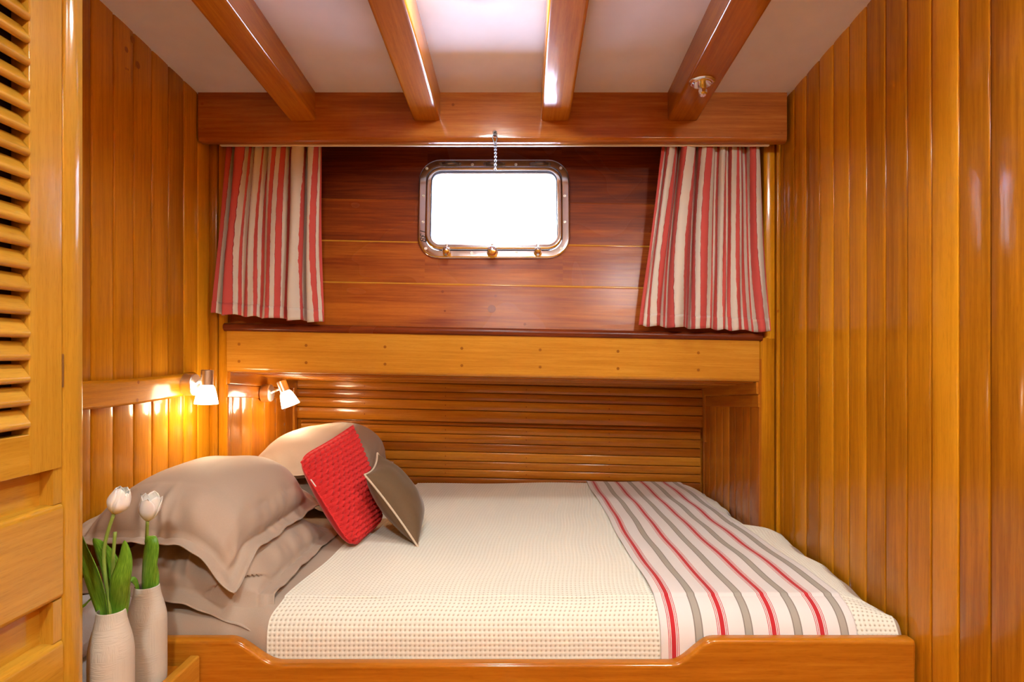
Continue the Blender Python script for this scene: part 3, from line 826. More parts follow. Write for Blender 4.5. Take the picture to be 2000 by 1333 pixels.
# ---------------------------------------------------------------- left wall rail
mb = MB()
XRAIL = XL+0.022
def railz(py, px): return P(px, py, -XRAIL*F/(1020-px)).z
pr_pts = [(150, 745.5, 803.5), (210, 744, 798), (280, 739, 789), (345, 733, 778), (384, 727, 770)]
V = []; G = []
Yn = 0.95
pts = [(Yn, railz(745, 150)+0.002, railz(803, 150)-0.001)]+[(-XRAIL*F/(1020-a), railz(b, a), railz(c, a)) for a, b, c in pr_pts]
sec = lambda zt, zb: [(0.022, zt), (0.012, zt), (0.004, zt-0.002), (0.0, zt-0.008), (0.0, zb+0.008), (0.004, zb+0.002), (0.012, zb), (0.022, zb)]
for (y, zt2, zb2) in pts:
    for (d, z) in sec(zt2, zb2): V.append((XRAIL-d, y, z)); G.append((20+y, z, d))
m_ = 8; Fc = []; sm = []
for k in range(len(pts)-1):
    for i in range(m_-1):
        Fc.append((k*m_+i, k*m_+i+1, (k+1)*m_+i+1, (k+1)*m_+i)); sm.append(i in (0, 1, 2, 4, 5, 6))
Fc.append(tuple(range(m_))[::-1]); sm.append(False); Fc.append(tuple((len(pts)-1)*m_+i for i in range(m_))); sm.append(False)
mb.add(V, Fc, sm, G, 0.5)
for (px, py) in ((270, 747), (268, 782)):
    Y = -XRAIL*F/(1020-px); mb.plug(P(px, py, Y), (1, 0, 0), 0.005, 0.0006, 1.7)
o = mb.build('trim_7', M['honey']); tagset(o, kind='structure')

# ---------------------------------------------------------------- reading lamps
def reading_lamp(base, out, hold_top, hold_bot, sh_bot, label, arm_to):
    base = Vector(base); out = Vector(out)
    e = empty('reading_lamp', base, label, 'reading lamp', 'wall reading lamps over the pillows')
    mb = MB(); mb.lathe(base, out, [(0.0001, 0), (0.034, 0), (0.0345, 0.003), (0.0345, 0.030), (0.033, 0.0325), (0.004, 0.0335), (0.0001, 0.0335)], 40); sharp(mb.build('base_disc', M['satin'], e), 30)
    mb = MB(); mb.tube([base+out*0.03, Vector(arm_to)], 0.005, 12); mb.build('arm', M['satin'], e)
    ax = (Vector(hold_bot)-Vector(hold_top)); L = ax.length; ax.normalize()
    mb = MB(); mb.lathe(hold_top, ax, [(0.0001, 0), (0.017, 0), (0.0185, 0.0015), (0.0185, L), (0.0165, L+0.002), (0.0001, L+0.002)], 28); sharp(mb.build('lamp_holder', M['satin'], e), 30)
    S = Vector(hold_bot); Ls = (Vector(sh_bot)-S).length
    prof = []
    for i in range(10):
        t = i/9; prof.append((0.0175+0.0175*(t**0.62), Ls*t))
    prof[0] = (0.017, 0.0)
    inner = [(r-0.002, h) for r, h in prof[::-1]]
    mb = MB(); mb.lathe(S, ax, prof+inner, 32); mb.build('glass_shade', M['shade'], e)
    lt = bpy.data.lights.new('lamp_light', 'POINT'); lt.energy = READ_W; lt.color = (1.0, 0.74, 0.42); lt.shadow_soft_size = 0.022
    lo_ = bpy.data.objects.new('lamp_light', lt); COL.objects.link(lo_); lo_.parent = e
    lo_.location = Vector(sh_bot)+ax*0.012-base
    return e
Y1 = 1.93
reading_lamp((XRAIL, 1.935, P(0, 752, Y1).z), (1, 0, 0), P(405, 723, Y1), P(404, 752, Y1), P(402, 789, Y1),
             'brushed steel reading lamp with a lit glass shade pointing straight down, on the wall rail', P(400, 737, Y1))
Y2 = 2.40
reading_lamp((XRL+0.006, 2.40, P(0, 768, Y2).z), (1, 0, 0), P(549, 745, Y2), P(557, 765, Y2), P(566, 791, Y2-0.02),
             'brushed steel reading lamp with its lit shade tilted right, inside the bed recess', P(552, 757, Y2))

# ---------------------------------------------------------------- cabinet with louvred door
CX = -0.750
cabe = empty('louvred_cabinet', (CX-0.15, 0.5, -ZC), 'tall varnished wooden cabinet with a louvred door above deep drawers', 'cabinet')
D = 1.055
mb = MB()
# corner stile, with its back cheek
mb.board((CX, 1.0285, -ZC), (CX, 1.0285, 0.99), (0, 1, 0), (1, 0, 0), rrp(0.051, 0.30, 0.009, 6, 0.0028, 12), bv=0.55)
mb.box((CX-0.32, 1.0, -ZC), (CX-0.03, 1.05, 0.99), 2)
mb.box((CX-0.32, -0.10, -ZC), (CX, -0.06, 0.99), 2, 0.004)
mb.box((CX-0.32, -0.10, 0.80), (CX-0.004, 1.01, 0.99), 1)
mb.box((CX-0.32, -0.09, -ZC), (CX-0.10, 1.0, 0.80), 2, bv=0.2)
mb.build('carcase', M['cab'], cabe)
zr0, zr1 = -0.186, -0.124
mb = MB()
d0, d1, st = 0.42, 1.002, 0.067
mb.board((CX, d1-st/2, zr0), (CX, d1-st/2, 0.80), (0, 1, 0), (1, 0, 0), rrp(st-0.0006, 0.028, 0.0015, 2), bv=0.45)
mb.board((CX, d0+st/2, zr0), (CX, d0+st/2, 0.80), (0, 1, 0), (1, 0, 0), rrp(st, 0.028, 0.0015, 2), bv=0.5)
mb.board((CX, d0+st, (zr0+zr1)/2), (CX, d1-st, (zr0+zr1)/2), (0, 0, 1), (1, 0, 0), rrp(zr1-zr0, 0.028, 0.0015, 2), bv=0.6)
mb.board((CX, d0+st, 0.775), (CX, d1-st, 0.775), (0, 0, 1), (1, 0, 0), rrp(0.05, 0.028, 0.0015, 2), bv=0.6)
door = mb.build('louvred_door', M['cab'], cabe)
mb = MB(); mb.box((CX-0.034, d0+st-0.01, zr1-0.01), (CX-0.031, d1-st+0.01, 0.78), 1)
mb.build('slat_shade_sheet', M['dark'], door)  # near-black sheet that paints in the shade between the slats
pitch = 44.0*0.94/F
z = zr1+0.012
mbs = []
ang = math.radians(52)
while z < 0.745:
    mb = MB()
    # slat: a flat bar with rounded nose, low edge to the room
    A = Vector((math.cos(ang), 0, -math.sin(ang))); O = Vector((math.sin(ang), 0, math.cos(ang)))
    c = Vector((CX-0.010, 0, z+0.012))
    prof = [(cx_, cy_) for cx_, cy_ in rrect(0.034, 0.0125, 0.0058, 4)]
    pf = [(a, b, 1) for a, b in prof][::-1]
    n = len(pf)
    p0 = Vector((c.x, d0+st+0.001, c.z)); p1 = Vector((c.x, d1-st-0.001, c.z)); off = Vector((random.random()*9, random.random()*9, 3))
    V = []; G = []
    for k, q in enumerate((p0, p1)):
        for a, b, _ in pf: V.append(q+A*a+O*b); G.append((off.x+k*0.5, off.y+a, off.z+b))
    Fc = [(i, (i+1) % n, n+(i+1) % n, n+i) for i in range(n)]
    mb.add(V, Fc, True, G, random.random())
    mb.add(V[:n], [tuple(range(n))[::-1]], False, G[:n]); mb.add(V[n:], [tuple(range(n))], False, G[n:])
    so = mb.build('louvre_slat', M['cab'], door)
    z += pitch
# hinge line slit
mb = MB(); mb.box((CX-0.02, 1.0005, P(0, 757, 1.0).z), (CX+0.0012, 1.0035, P(0, 692, 1.0).z), 2); mb.build('hinge_pin', M['brass'], door)
# drawers
zd = [(-0.244, -0.400), (-0.467, -0.62), (-0.69, -0.85), (-0.92, -1.10)]
for (a, b) in zd:
    mb = MB()
    mb.board((CX+0.001, d0+0.01, (a+b)/2), (CX+0.001, d1, (a+b)/2), (0, 0, 1), (1, 0, 0), rrp(a-b, 0.028, 0.009, 5), bv=0.5)
    mb.build('drawer', M['cab'], cabe)
mb = MB()
edges = [zr0]+[v for p_ in zd for v in p_]
for i in range(0, len(edges)-1, 2):
    a, b = edges[i], edges[i+1]
    mb.box((CX-0.034, d0, b-0.01), (CX-0.024, 1.0, a+0.01), 1, bv=0.5)
    mb.box((CX-0.030, 0.985, b), (CX-0.002, 1.003, a), 2, bv=0.5)
mb.box((CX-0.03, d0-0.46, -1.30), (CX-0.001, d0, 0.80), 2, 0.002, bv=0.4)
mb.box((CX-0.03, d0, -1.34), (CX-0.003, 1.003, -1.11), 1, 0.002, bv=0.4)
mb.build('rails', M['cab'], cabe)

# ---------------------------------------------------------------- bedside shelf
TZ = -0.70
tb = empty('bedside_shelf', (-0.9, 1.21, TZ-0.03), 'small varnished wooden shelf with a raised lip between cabinet and bed, under the vases', 'shelf')
mb = MB()
for k in range(5): mb.board((XL+0.036+k*0.070, 1.058, TZ), (XL+0.036+k*0.070, 1.374, TZ), (1, 0, 0), (0, 0, 1), rrp(0.0695, 0.025, 0.001, 2))
mb.build('shelf_board', M['amber'], tb)
mb = MB(); mb.box((-0.744, 1.058, TZ-0.04), (-0.722, 1.374, -0.677), 1, 0.004, bv=0.7); mb.build('raised_lip', M['honey_l'], tb)
mb = MB(); mb.box((-0.86, 1.065, -ZC), (-0.735, 1.372, TZ-0.026), 2); mb.build('support_panel', M['amber'], tb)

# ---------------------------------------------------------------- bed base
FY = 1.38
bed = empty('built_in_bed', (-0.1, 2.05, -ZC), 'built-in varnished wooden bed base with a scooped front board', 'bed')
def front_board():
    zr, zl, zb = -0.645, -0.700, -ZC+0.002
    xs = []
    def s_curve(x0, z0, x1, z1, n=14):
        return [(x0+(x1-x0)*t, z0+(z1-z0)*(0.5-0.5*math.cos(PI*t))) for t in [i/n for i in range(n+1)]]
    top = [(-1.0, zr)]+s_curve(-0.665, zr, -0.545, zl)+s_curve(0.335, zl, 0.435, zr)+[(0.878, zr), (0.884, zr-0.003), (0.887, zr-0.010)]
    top[0] = (-1.076, zr)
    # fine resample
    pts = []
    for (a, b), (c, d) in zip(top[:-1], top[1:]):
        n = max(1, int(math.hypot(c-a, d-b)/0.03))
        for i in range(n): pts.append((a+(c-a)*i/n, b+(d-b)*i/n))
    pts.append(top[-1])
    r = 0.009; sec = []
    # cross-section: back bottom, back top rounded, front top rounded, front bottom
    V = []; G = []
    th = 0.032
    for i, (x, z) in enumerate(pts):
        x0, z0 = pts[max(i-1, 0)]; x1, z1 = pts[min(i+1, len(pts)-1)]
        t = Vector((x1-x0, z1-z0)).normalized(); nx, nz = -t.y, t.x
        if nz < 0: nx, nz = -nx, -nz
        loc = [(FY+th, None), (FY+th, r)]
        loop = []
        loop.append((x, FY+th, zb))
        for k in range(5):
            a = math.radians(90*k/4); loop.append((x-nx*(r-r*math.sin(a)), FY+th-r+r*math.cos(a), z-nz*(r-r*math.sin(a))))
        for k in range(5):
            a = math.radians(90*k/4); loop.append((x-nx*(r-r*math.cos(a)), FY+r-r*math.sin(a), z-nz*(r-r*math.cos(a))))
        loop.append((x, FY, zb))
        for p_ in loop: V.append(p_); G.append((30+p_[0], p_[2], p_[1]))
    n = 12; Fc = []; sm = []
    for k in range(len(pts)-1):
        for i in range(n-1):
            Fc.append((k*n+i, (k+1)*n+i, (k+1)*n+i+1, k*n+i+1)); sm.append(0 < i < n-2)
    Fc.append(tuple(range(n))); sm.append(False); Fc.append(tuple((len(pts)-1)*n+i for i in range(n))[::-1]); sm.append(False)
    mb = MB(); mb.add(V, Fc, sm, G, 0.5); return mb
front_board().build('front_board', M['amber'], bed)
mb = MB(); mb.box((XL+0.02, FY+0.034, -ZC+0.002), (XR-0.02, 2.10, -0.80), 0); mb.box((XRL+0.03, 2.10, -ZC+0.002), (XRR-0.03, SY+0.0, -0.80), 0)
mb.build('platform', M['amber'], bed)
if 0: mb.board((XR-0.0075, FY+0.006, -ZC+0.002), (XR-0.0075, FY+0.006, -0.648), (1, 0, 0), (0, -1, 0), rrp(0.008, 0.03, 0.003, 2))

# ---------------------------------------------------------------- bedding
MT = -0.592
def smooth(a, b, x):
    t = np.clip((x-a)/(b-a), 0, 1); return t*t*(3-2*t)
def path_yz(v, lift=0.0, front=1.4165):
    """profile of the bed top: v metres from the tucked front edge"""
    ctrl = np.array([[front, -0.735], [front+0.001, -0.69], [front+0.007, -0.650], [front+0.028, -0.617], [front+0.070, -0.598], [front+0.13, MT], [front+0.6, MT+0.006], [front+1.0, MT+0.006], [2.70, MT+0.010], [2.738, MT+0.004], [2.752, MT-0.02]])
    # Catmull sampling
    out = []
    n = len(ctrl)
    for i in range(n-1):
        p0, p1, p2, p3 = ctrl[max(i-1, 0)], ctrl[i], ctrl[i+1], ctrl[min(i+2, n-1)]
        for t in LS(0, 1, 24, endpoint=False):
            out.append(0.5*((2*p1)+(-p0+p2)*t+(2*p0-5*p1+4*p2-p3)*t*t+(-p0+3*p1-3*p2+p3)*t**3))
    out.append(ctrl[-1]); out = np.array(out)
    d = np.concatenate([[0], np.cumsum(np.hypot(*(out[1:]-out[:-1]).T))])
    y = np.interp(v, d, out[:, 0]); z = np.interp(v, d, out[:, 1])
    e = 1e-3
    y2 = np.interp(v+e, d, out[:, 0]); z2 = np.interp(v+e, d, out[:, 1]); y1 = np.interp(v-e, d, out[:, 0]); z1 = np.interp(v-e, d, out[:, 1])
    ty, tz = y2-y1, z2-z1; L = np.hypot(ty, tz)+1e-12; ny, nz = -tz/L, ty/L
    return y+ny*lift, z+nz*lift, ny, nz, d[-1]
_, _, _, _, LTOT = path_yz(np.array([0.0]))
def xr_edge(Y):
    return np.where(Y < 2.08, XR-0.012, XRR-0.008)*(1-0)+0.0
def und(x, y):
    return 0.0025*np.sin(x*5.1+1.2*y)*np.cos(y*3.7-x)+0.0015*np.sin(x*13+y*7)
def bed_surface(name, v0, v1, nv, xl, xrf, nu, lift, mat, parent, dispf=None, attrs=None, edge=True, closed_under=0.0):
    v = np.linspace(v0, v1, nv); y, z, ny, nz, _ = path_yz(v, lift)
    U = np.linspace(0, 1, nu)
    x0 = xl(y)[:, None]; x1 = xrf(y)[:, None]
    X = x0+(x1-x0)*U[None, :]; Yg = np.repeat(y[:, None], nu, 1); Zg = np.repeat(z[:, None], nu, 1)
    NY = ny[:, None]; NZ = nz[:, None]
    d = und(X, Yg)*smooth(1.42, 1.6, Yg)
    if edge:   # fall away towards the right-hand wall
        wall = np.where(Yg < 2.10, XR, XRR)
        e_ = np.clip((X-(wall-0.14))/0.14, 0, 1); Zg = Zg-(0.046+0.008*np.sin(Yg*17)+0.004*np.sin(Yg*41))*e_**2.0*smooth(1.415, 1.50, Yg)
    if dispf is not None: d = d+dispf(X, Yg, v[:, None], U[None, :])
    Yg = Yg+NY*d; Zg = Zg+NZ*d
    V = np.stack([X, Yg, Zg], -1).reshape(-1, 3)
    idx = np.arange(nv*nu).reshape(nv, nu)
    Fc = np.stack([idx[:-1, :-1], idx[:-1, 1:], idx[1:, 1:], idx[1:, :-1]], -1).reshape(-1, 4)
    at = {k: f(X, Yg, v[:, None]+0*X, U[None, :]+0*X).ravel() for k, f in (attrs or {}).items()}
    return mesh_obj(name, V, Fc, mat, parent, True, at)
# mattress in its fitted sheet
def x_left(y): return np.full_like(y, XL+0.006)
def x_right(y): return np.where(y < 2.09, XR-0.014, XRR-0.014)
def wrinkle(X, Y, v, U):
    return -0.0015+0.004*np.exp(-((Y-1.44)/0.05)**2)*np.sin(X*38+3*np.sin(X*11))*np.clip((-0.5-X)*6, 0, 1)*0.8
mt = bed_surface('mattress', 0.0, LTOT, 150, x_left, x_right, 220, 0.0, M['taupe'], None, wrinkle)
md = mt.modifiers.new('t', 'SOLIDIFY'); md.thickness = 0.05; md.offset = -1
tagset(mt, 'mattress under a taupe satin fitted sheet, bare between the pillows and the waffle blanket', 'mattress')
# waffle blanket
CELL = 0.0108
def blanket():
    nv = int(LTOT/CELL)*4; v0 = 0.0; v1 = (nv)/4*CELL-0.004
    def xl(y): return -0.582+0.115*np.clip((y-1.42)/1.3, 0, 1)+0.003*np.sin(y*19)-0.012*np.exp(-((y-1.43)/0.03)**2)
    nu = int(1.46/CELL)*4+1
    u_abs = (np.arange(nu))/4*CELL
    nvv = nv+1; v = np.arange(nvv)/4*CELL; v = v[v < LTOT]; nvv = len(v)
    y, z, ny, nz, _ = path_yz(v, 0.004)
    x0 = xl(y)[:, None]; X = x0+u_abs[None, :]
    wall = np.where(y < 2.07, XR-0.013, np.where(y > 2.13, XRR-0.010, XR-0.013+(XRR-XR+0.003)*(y-2.07)/0.06))[:, None]
    X = np.minimum(X, wall+0*X)
    Yg = y[:, None]+0*X; Zg = z[:, None]+0*X
    iu = np.arange(nu)[None, :]; iv = np.arange(nvv)[:, None]
    ridge = 0.5*(1+np.cos(2*PI*iu/4)) ; rv = 0.5*(1+np.cos(2*PI*iv/4))
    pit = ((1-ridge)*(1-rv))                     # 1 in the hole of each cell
    pat = 0.5*ridge+0.5*rv
    fade = np.clip(0.7+0.3*np.sin(X*3+Yg*2), 0.6, 1)
    d = und(X, Yg)*smooth(1.42, 1.6, Yg)+0.0013*(np.maximum(ridge, rv)-0.6)-0.0016*pit
    d = np.where(X >= wall+0*X-1e-6, und(X, Yg)*0, d)
    # soft creases along the front roll
    d = d+0.0018*np.sin(X*24+2.2*np.sin(Yg*9))*np.exp(-((Yg-1.47)/0.07)**2)
    e_ = np.clip((X-(wall-0.13))/0.13, 0, 1); Zg = Zg-(0.046+0.008*np.sin(Yg*17)+0.004*np.sin(Yg*41))*e_**2.0*smooth(1.415, 1.50, Yg)
    d = d+0.010*np.exp(-((Yg-2.03)/0.04)**2)*np.exp(-((X-0.84)/0.06)**2)
    Yg = Yg+ny[:, None]*d; Zg = Zg+nz[:, None]*d
    V = np.stack([X, Yg, Zg], -1).reshape(-1, 3)
    idx = np.arange(nvv*nu).reshape(nvv, nu)
    Fc = np.stack([idx[:-1, :-1], idx[:-1, 1:], idx[1:, 1:], idx[1:, :-1]], -1).reshape(-1, 4)
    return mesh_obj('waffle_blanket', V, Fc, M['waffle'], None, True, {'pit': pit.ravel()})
bl = blanket(); tagset(bl, 'cream waffle-weave blanket spread over the bed', 'blanket')
# striped runner
def rl_(y): return 0.318-0.030*np.clip((y-1.42)/1.3, 0, 1)+0.003*np.sin(y*9)+0.018*(1-smooth(1.41, 1.47, y))*0+0.0
def rr__(y): return 0.772-0.068*np.clip((y-1.42)/1.3, 0, 1)+0.002*np.sin(y*8+1)
rn = bed_surface('bed_runner', 0.012, LTOT-0.004, 240, rl_, rr__, 120, 0.0085, M['runner'], None,
                 lambda X, Y, v, U: 0.0012*np.sin(X*31+Y*6)*np.sin(Y*17)+0.0014*np.sin(Y*23+X*9), {'cx': lambda X, Y, v, U: U})
md = rn.modifiers.new('t', 'SOLIDIFY'); md.thickness = 0.002; md.offset = 1
tagset(rn, 'white bed runner with red and grey stripes laid across the foot of the bed', 'bed runner')

# ---------------------------------------------------------------- pillows
def numnormal(S, U, V, e=1e-3):
    a = S(U+e, V)-S(U-e, V); b = S(U, V+e)-S(U, V-e)
    n = np.cross(a, b); return n/(np.linalg.norm(n, axis=-1, keepdims=True)+1e-12)
def cushion(name, S, Tt, Tb, fu, fv, N, mats, parent, seed=0, p=2.4, q=0.5, wr=0.0, knit=None, back_sep=False, eps=0.0012, wrfn=None):
    """S(u,v)->(...,3) seam surface over [-1,1]^2 incl. flange; body inside |u|<1-fu"""
    def grid(n):
        return np.linspace(-1, 1, n)
    u = grid(N); v = grid(N); U, Vv = np.meshgrid(u, v)
    ub = np.clip(np.abs(U)/(1-fu), 0, 1); vb = np.clip(np.abs(Vv)/(1-fv), 0, 1)
    h = (np.maximum(0, 1-ub**p)*np.maximum(0, 1-vb**p))**q
    base = S(U, Vv); nn = numnormal(S, U, Vv)
    r_ = np.random.RandomState(seed); w_ = np.zeros_like(U)
    for k in range(7):
        a = r_.uniform(0, PI); f = r_.uniform(3, 11); ph = r_.uniform(0, 6.28)
        w_ += np.sin(f*(U*np.cos(a)+Vv*np.sin(a))+ph+1.5*np.sin(3*U+ph))/7
    wk = wr*w_*(0.25+h)
    if wrfn is not None: wk = wk+wrfn(U, Vv, h)
    if fu > 0.05: ue = np.maximum(np.abs(U)/(1-fu), np.abs(Vv)/(1-fv)); wk = wk-0.0020*np.exp(-((ue-1.0)/0.018)**2)
    top = base+nn*(h*Tt+eps+wk)[..., None]
    if knit is not None: top = top+nn*knit(U, Vv, h)[..., None]
    bot = base-nn*(h*Tb+eps-wk*0.5)[..., None]
    idx = np.arange(N*N).reshape(N, N)
    F1 = np.stack([idx[:-1, :-1], idx[:-1, 1:], idx[1:, 1:], idx[1:, :-1]], -1).reshape(-1, 4)
    F2 = F1[:, ::-1]+N*N
    rim = np.concatenate([idx[0, :], idx[1:, -1], idx[-1, -2::-1], idx[-2:0:-1, 0]])
    r2 = np.roll(rim, -1)
    F3 = np.stack([rim, rim+N*N, r2+N*N, r2], -1)
    V = np.concatenate([top.reshape(-1, 3), bot.reshape(-1, 3)])
    Fc = np.concatenate([F1, F2, F3])
    mi = np.concatenate([np.zeros(len(F1)), np.ones(len(F2)+len(F3))]) if isinstance(mats, list) and len(mats) > 1 else None
    cx = np.concatenate([U.ravel(), U.ravel()])
    return mesh_obj(name, V, Fc, mats, parent, True, {'cx': cx}, mi), top, bot

def pillow_S(xa, xb, ya, yb, zf, bulge=0.03, wav=0.006, seed=0):
    ph = seed*1.7
    def S(U, V):
        # pinched sides, pointed corners
        pu = 1-bulge*(1-V**2)*np.abs(U)**6*1.2; pv = 1-bulge*0.8*(1-U**2)*np.abs(V)**6
        x = (xa+xb)/2+(xb-xa)/2*U*pu; y = (ya+yb)/2+(yb-ya)/2*V*pv
        rimf = np.maximum(np.abs(U)**8, np.abs(V)**8)
        z = zf(x, y, U, V)+wav*rimf*(np.sin(9*U+ph)*0.6+np.sin(11*V+ph*2)+0.5*np.sin(23*(U+V)+ph))
        return np.stack([x, y, z], -1)
    return S
# lower front
def zf_low(x, y, U, V):
    z = -0.535-0.048*smooth(-0.80, -0.60, x)
    z = z-0.046*smooth(0.55, 1.0, -V)*smooth(-1, 1, U)-0.020*smooth(0.6, 1, -V)
    z = z+0.0*y
    return np.maximum(z, np.where(y > 1.47, MT+0.012+0*z, -0.66))
def wr_low(U, V, h):
    d = 0.010*np.exp(-((V+0.62)/0.14)**2)*np.sin(14*U+2*np.sin(5*U))*(U > -1)+0.007*np.exp(-((U-0.74)/0.12)**2)*np.sin(11*V+2.4*np.sin(3*V))
    d += 0.004*np.exp(-((V+0.72)/0.14)**2)*np.sin(31*U+3*np.sin(6*U)+4*V)+0.003*np.exp(-((U-0.78)/0.10)**2)*np.sin(27*V+3*np.sin(5*V))
    return d*(0.4+0.6*h)
G_ = 'pillows in taupe oxford cases'
pil, _, _ = cushion('pillow', pillow_S(XL+0.015, -0.592, 1.426, 2.02, zf_low, 0.03, 0.003, 1), 0.072, 0.028, 0.17, 0.14, 110, M['taupe'], None, 3, wr=0.006, wrfn=wr_low, q=0.45)
tagset(pil, 'taupe satin pillow with a flanged edge, lowest in the front stack, resting on the bed', 'pillow', G_)
# top front
def zf_top(x, y, U, V):
    z = -0.412-0.062*smooth(-0.82, -0.67, x)
    z = z-0.030*smooth(0.6, 1.0, -V)-0.030*smooth(0.55, 1.0, U)*smooth(0.55, 1.0, -V)
    z = z-0.020*smooth(0.7, 1.0, U)
    return z
def wr_top(U, V, h):
    # radiating folds near the near-right corner and soft drag lines along the near seam
    r = np.hypot(U-0.85, V+0.85); a = np.arctan2(V+0.85, U-0.85)
    d = 0.006*np.exp(-(r/0.5)**2)*np.sin(a*6+0.5)*np.clip(h*3, 0, 1)+0.004*np.exp(-((V+0.75)/0.10)**2)*np.sin(19*U+2*np.sin(4*U))
    d += 0.005*np.exp(-((U-0.72)/0.12)**2)*np.sin(13*V+1.0)*np.clip((V+0.7)*6, 0, 1)
    d += 0.0026*np.exp(-((V+0.80)/0.10)**2)*np.sin(37*U+3*np.sin(7*U)+2*V)+0.0022*np.exp(-((U-0.80)/0.10)**2)*np.sin(33*V+3*np.sin(6*V))
    return d
pil2, top2, _ = cushion('pillow', pillow_S(XL+0.012, -0.662, 1.412, 2.035, zf_top, 0.014, 0.0035, 2), 0.114, 0.035, 0.17, 0.13, 130, M['taupe'], None, 5, wr=0.005, wrfn=wr_top, q=0.5, p=2.4)
tagset(pil2, 'plump taupe pillow with a drooping flanged corner, on top of the front stack', 'pillow', G_)
# back pair
def zf_b1(x, y, U, V): return np.maximum(-0.530-0.045*smooth(-0.78, -0.6, x), MT+0.012)
pil3, _, _ = cushion('pillow', pillow_S(XRL+0.015, -0.60, 2.14, 2.725, zf_b1, 0.03, 0.004, 3), 0.09, 0.03, 0.15, 0.12, 70, M['taupe'], None, 9, wr=0.004)
tagset(pil3, 'taupe satin pillow lowest in the rear stack, mostly hidden under the one on top', 'pillow', G_)
def zf_b2(x, y, U, V):
    z = -0.445+0.02*smooth(-0.95, -0.75, x)-0.060*smooth(-0.72, -0.575, x)
    return z
pil4, _, _ = cushion('pillow', pillow_S(XRL+0.012, -0.572, 2.12, 2.735, zf_b2, 0.02, 0.003, 4), 0.140, 0.03, 0.11, 0.10, 90, M['taupe'], None, 11, wr=0.005, p=3.2)
tagset(pil4, 'taupe satin pillow on top of the rear stack, against the slatted hull', 'pillow', G_)

# ---------------------------------------------------------------- cushions
def quadS(A, B, C, Dd, pinch=0.10, bend=0.0, rnd=(0, 0, 0, 0)):
    """A(u=-1,v=1) B(1,1) C(1,-1) D(-1,-1)"""
    A, B, C, Dd = [np.array(q) for q in (A, B, C, Dd)]
    def S(U, V):
        pu = U*(1-pinch*(1-V**2)*np.abs(U)**3); pv = V*(1-pinch*(1-U**2)*np.abs(V)**3)
        s = (pu+1)/2; t = (pv+1)/2
        s = s[..., None]; t = t[..., None]
        p_ = Dd*(1-s)*(1-t)+C*s*(1-t)+B*s*t+A*(1-s)*t
        if any(rnd):
            kk = np.where(V > 0, np.where(U < 0, rnd[0], rnd[1]), np.where(U > 0, rnd[2], rnd[3]))*(np.abs(U*V)**5)
            p_ = p_+((A+B+C+Dd)/4-p_)*kk[..., None]
        if bend:
            n = np.cross(C-Dd, A-Dd); n = n/np.linalg.norm(n); p_ = p_-n*(bend*(1-U**2)*(1-V**2))[..., None]
        return p_
    return S
rc = empty('knitted_cushion', P(700, 1060, 1.9), 'chunky red knitted cushion leaning on the taupe pillows', 'cushion')
A_ = P(574, 896, 1.83); B_ = P(690, 828, 2.14); C_ = P(748, 1024, 2.07); D_ = P(688, 1078, 1.80)
NR = 21; NC = 13
def knit(U, V, h):
    """rows of interlocking stitches running from A-side to B-side"""
    rrow = (V+1)/2*NR; ccol = (U+1)/2*NC
    row = np.floor(rrow); fr = rrow-row; fc = ccol+0.5*(row % 2)
    fcx = fc-np.floor(fc)
    bump = np.sin(PI*fr)**0.7
    wob = 0.16*np.sin(2*PI*fc)
    f2 = rrow+wob; f2 = f2-np.floor(f2)
    g = np.sin(PI*f2)**0.55*(0.30+0.70*np.abs(np.sin(PI*fcx))**0.6)
    edge = np.clip((1-np.maximum(np.abs(U), np.abs(V)))*14, 0, 1)
    return edge*(0.017*g-0.008)
cushion('knitted_cover', quadS(A_, B_, C_, D_, 0.045, rnd=(0.16, 0.02, 0.20, 0.16)), 0.050, 0.060, 0.03, 0.03, 420, [M['redknit'], M['redcotton']], rc, 1, p=2.2, q=0.55, knit=knit)
mb = MB(); a = P(607, 937, 1.787); b = P(617, 951, 1.783)
V = [a, b, b+Vector((0.004, -0.002, 0.002)), a+Vector((0.004, -0.002, 0.002))]
mb.tube([a, b], 0.0018, 6); mb.build('fabric_tag', M['tag'], rc)
gc_ = empty('velvet_cushion', P(800, 1060, 1.9), 'small brown velvet cushion with cream piping leaning against the red knitted one', 'cushion')
A2 = P(712, 928, 1.84); B2 = P(737, 886, 2.06); C2 = P(826, 1006, 2.14); D2 = P(817, 1070, 1.845)
S2 = quadS(A2, B2, C2, D2, 0.12)
cushion('velvet_cover', S2, 0.062, 0.050, 0.02, 0.02, 80, M['velvet'], gc_, 4, p=2.1, q=0.55, wr=0.004)
mb = MB(); pth = []
for k in range(160):
    t = k/40; s_ = k % 40/40*2-1; e_ = k//40
    u, v = [(s_, 1), (1, -s_), (-s_, -1), (-1, s_)][e_]
    pth.append(Vector(S2(np.array(u*1.005), np.array(v*1.005)).tolist()))
mb.tube(pth, 0.0032, 8, closed=True); mb.build('piping', M['piping'], gc_)

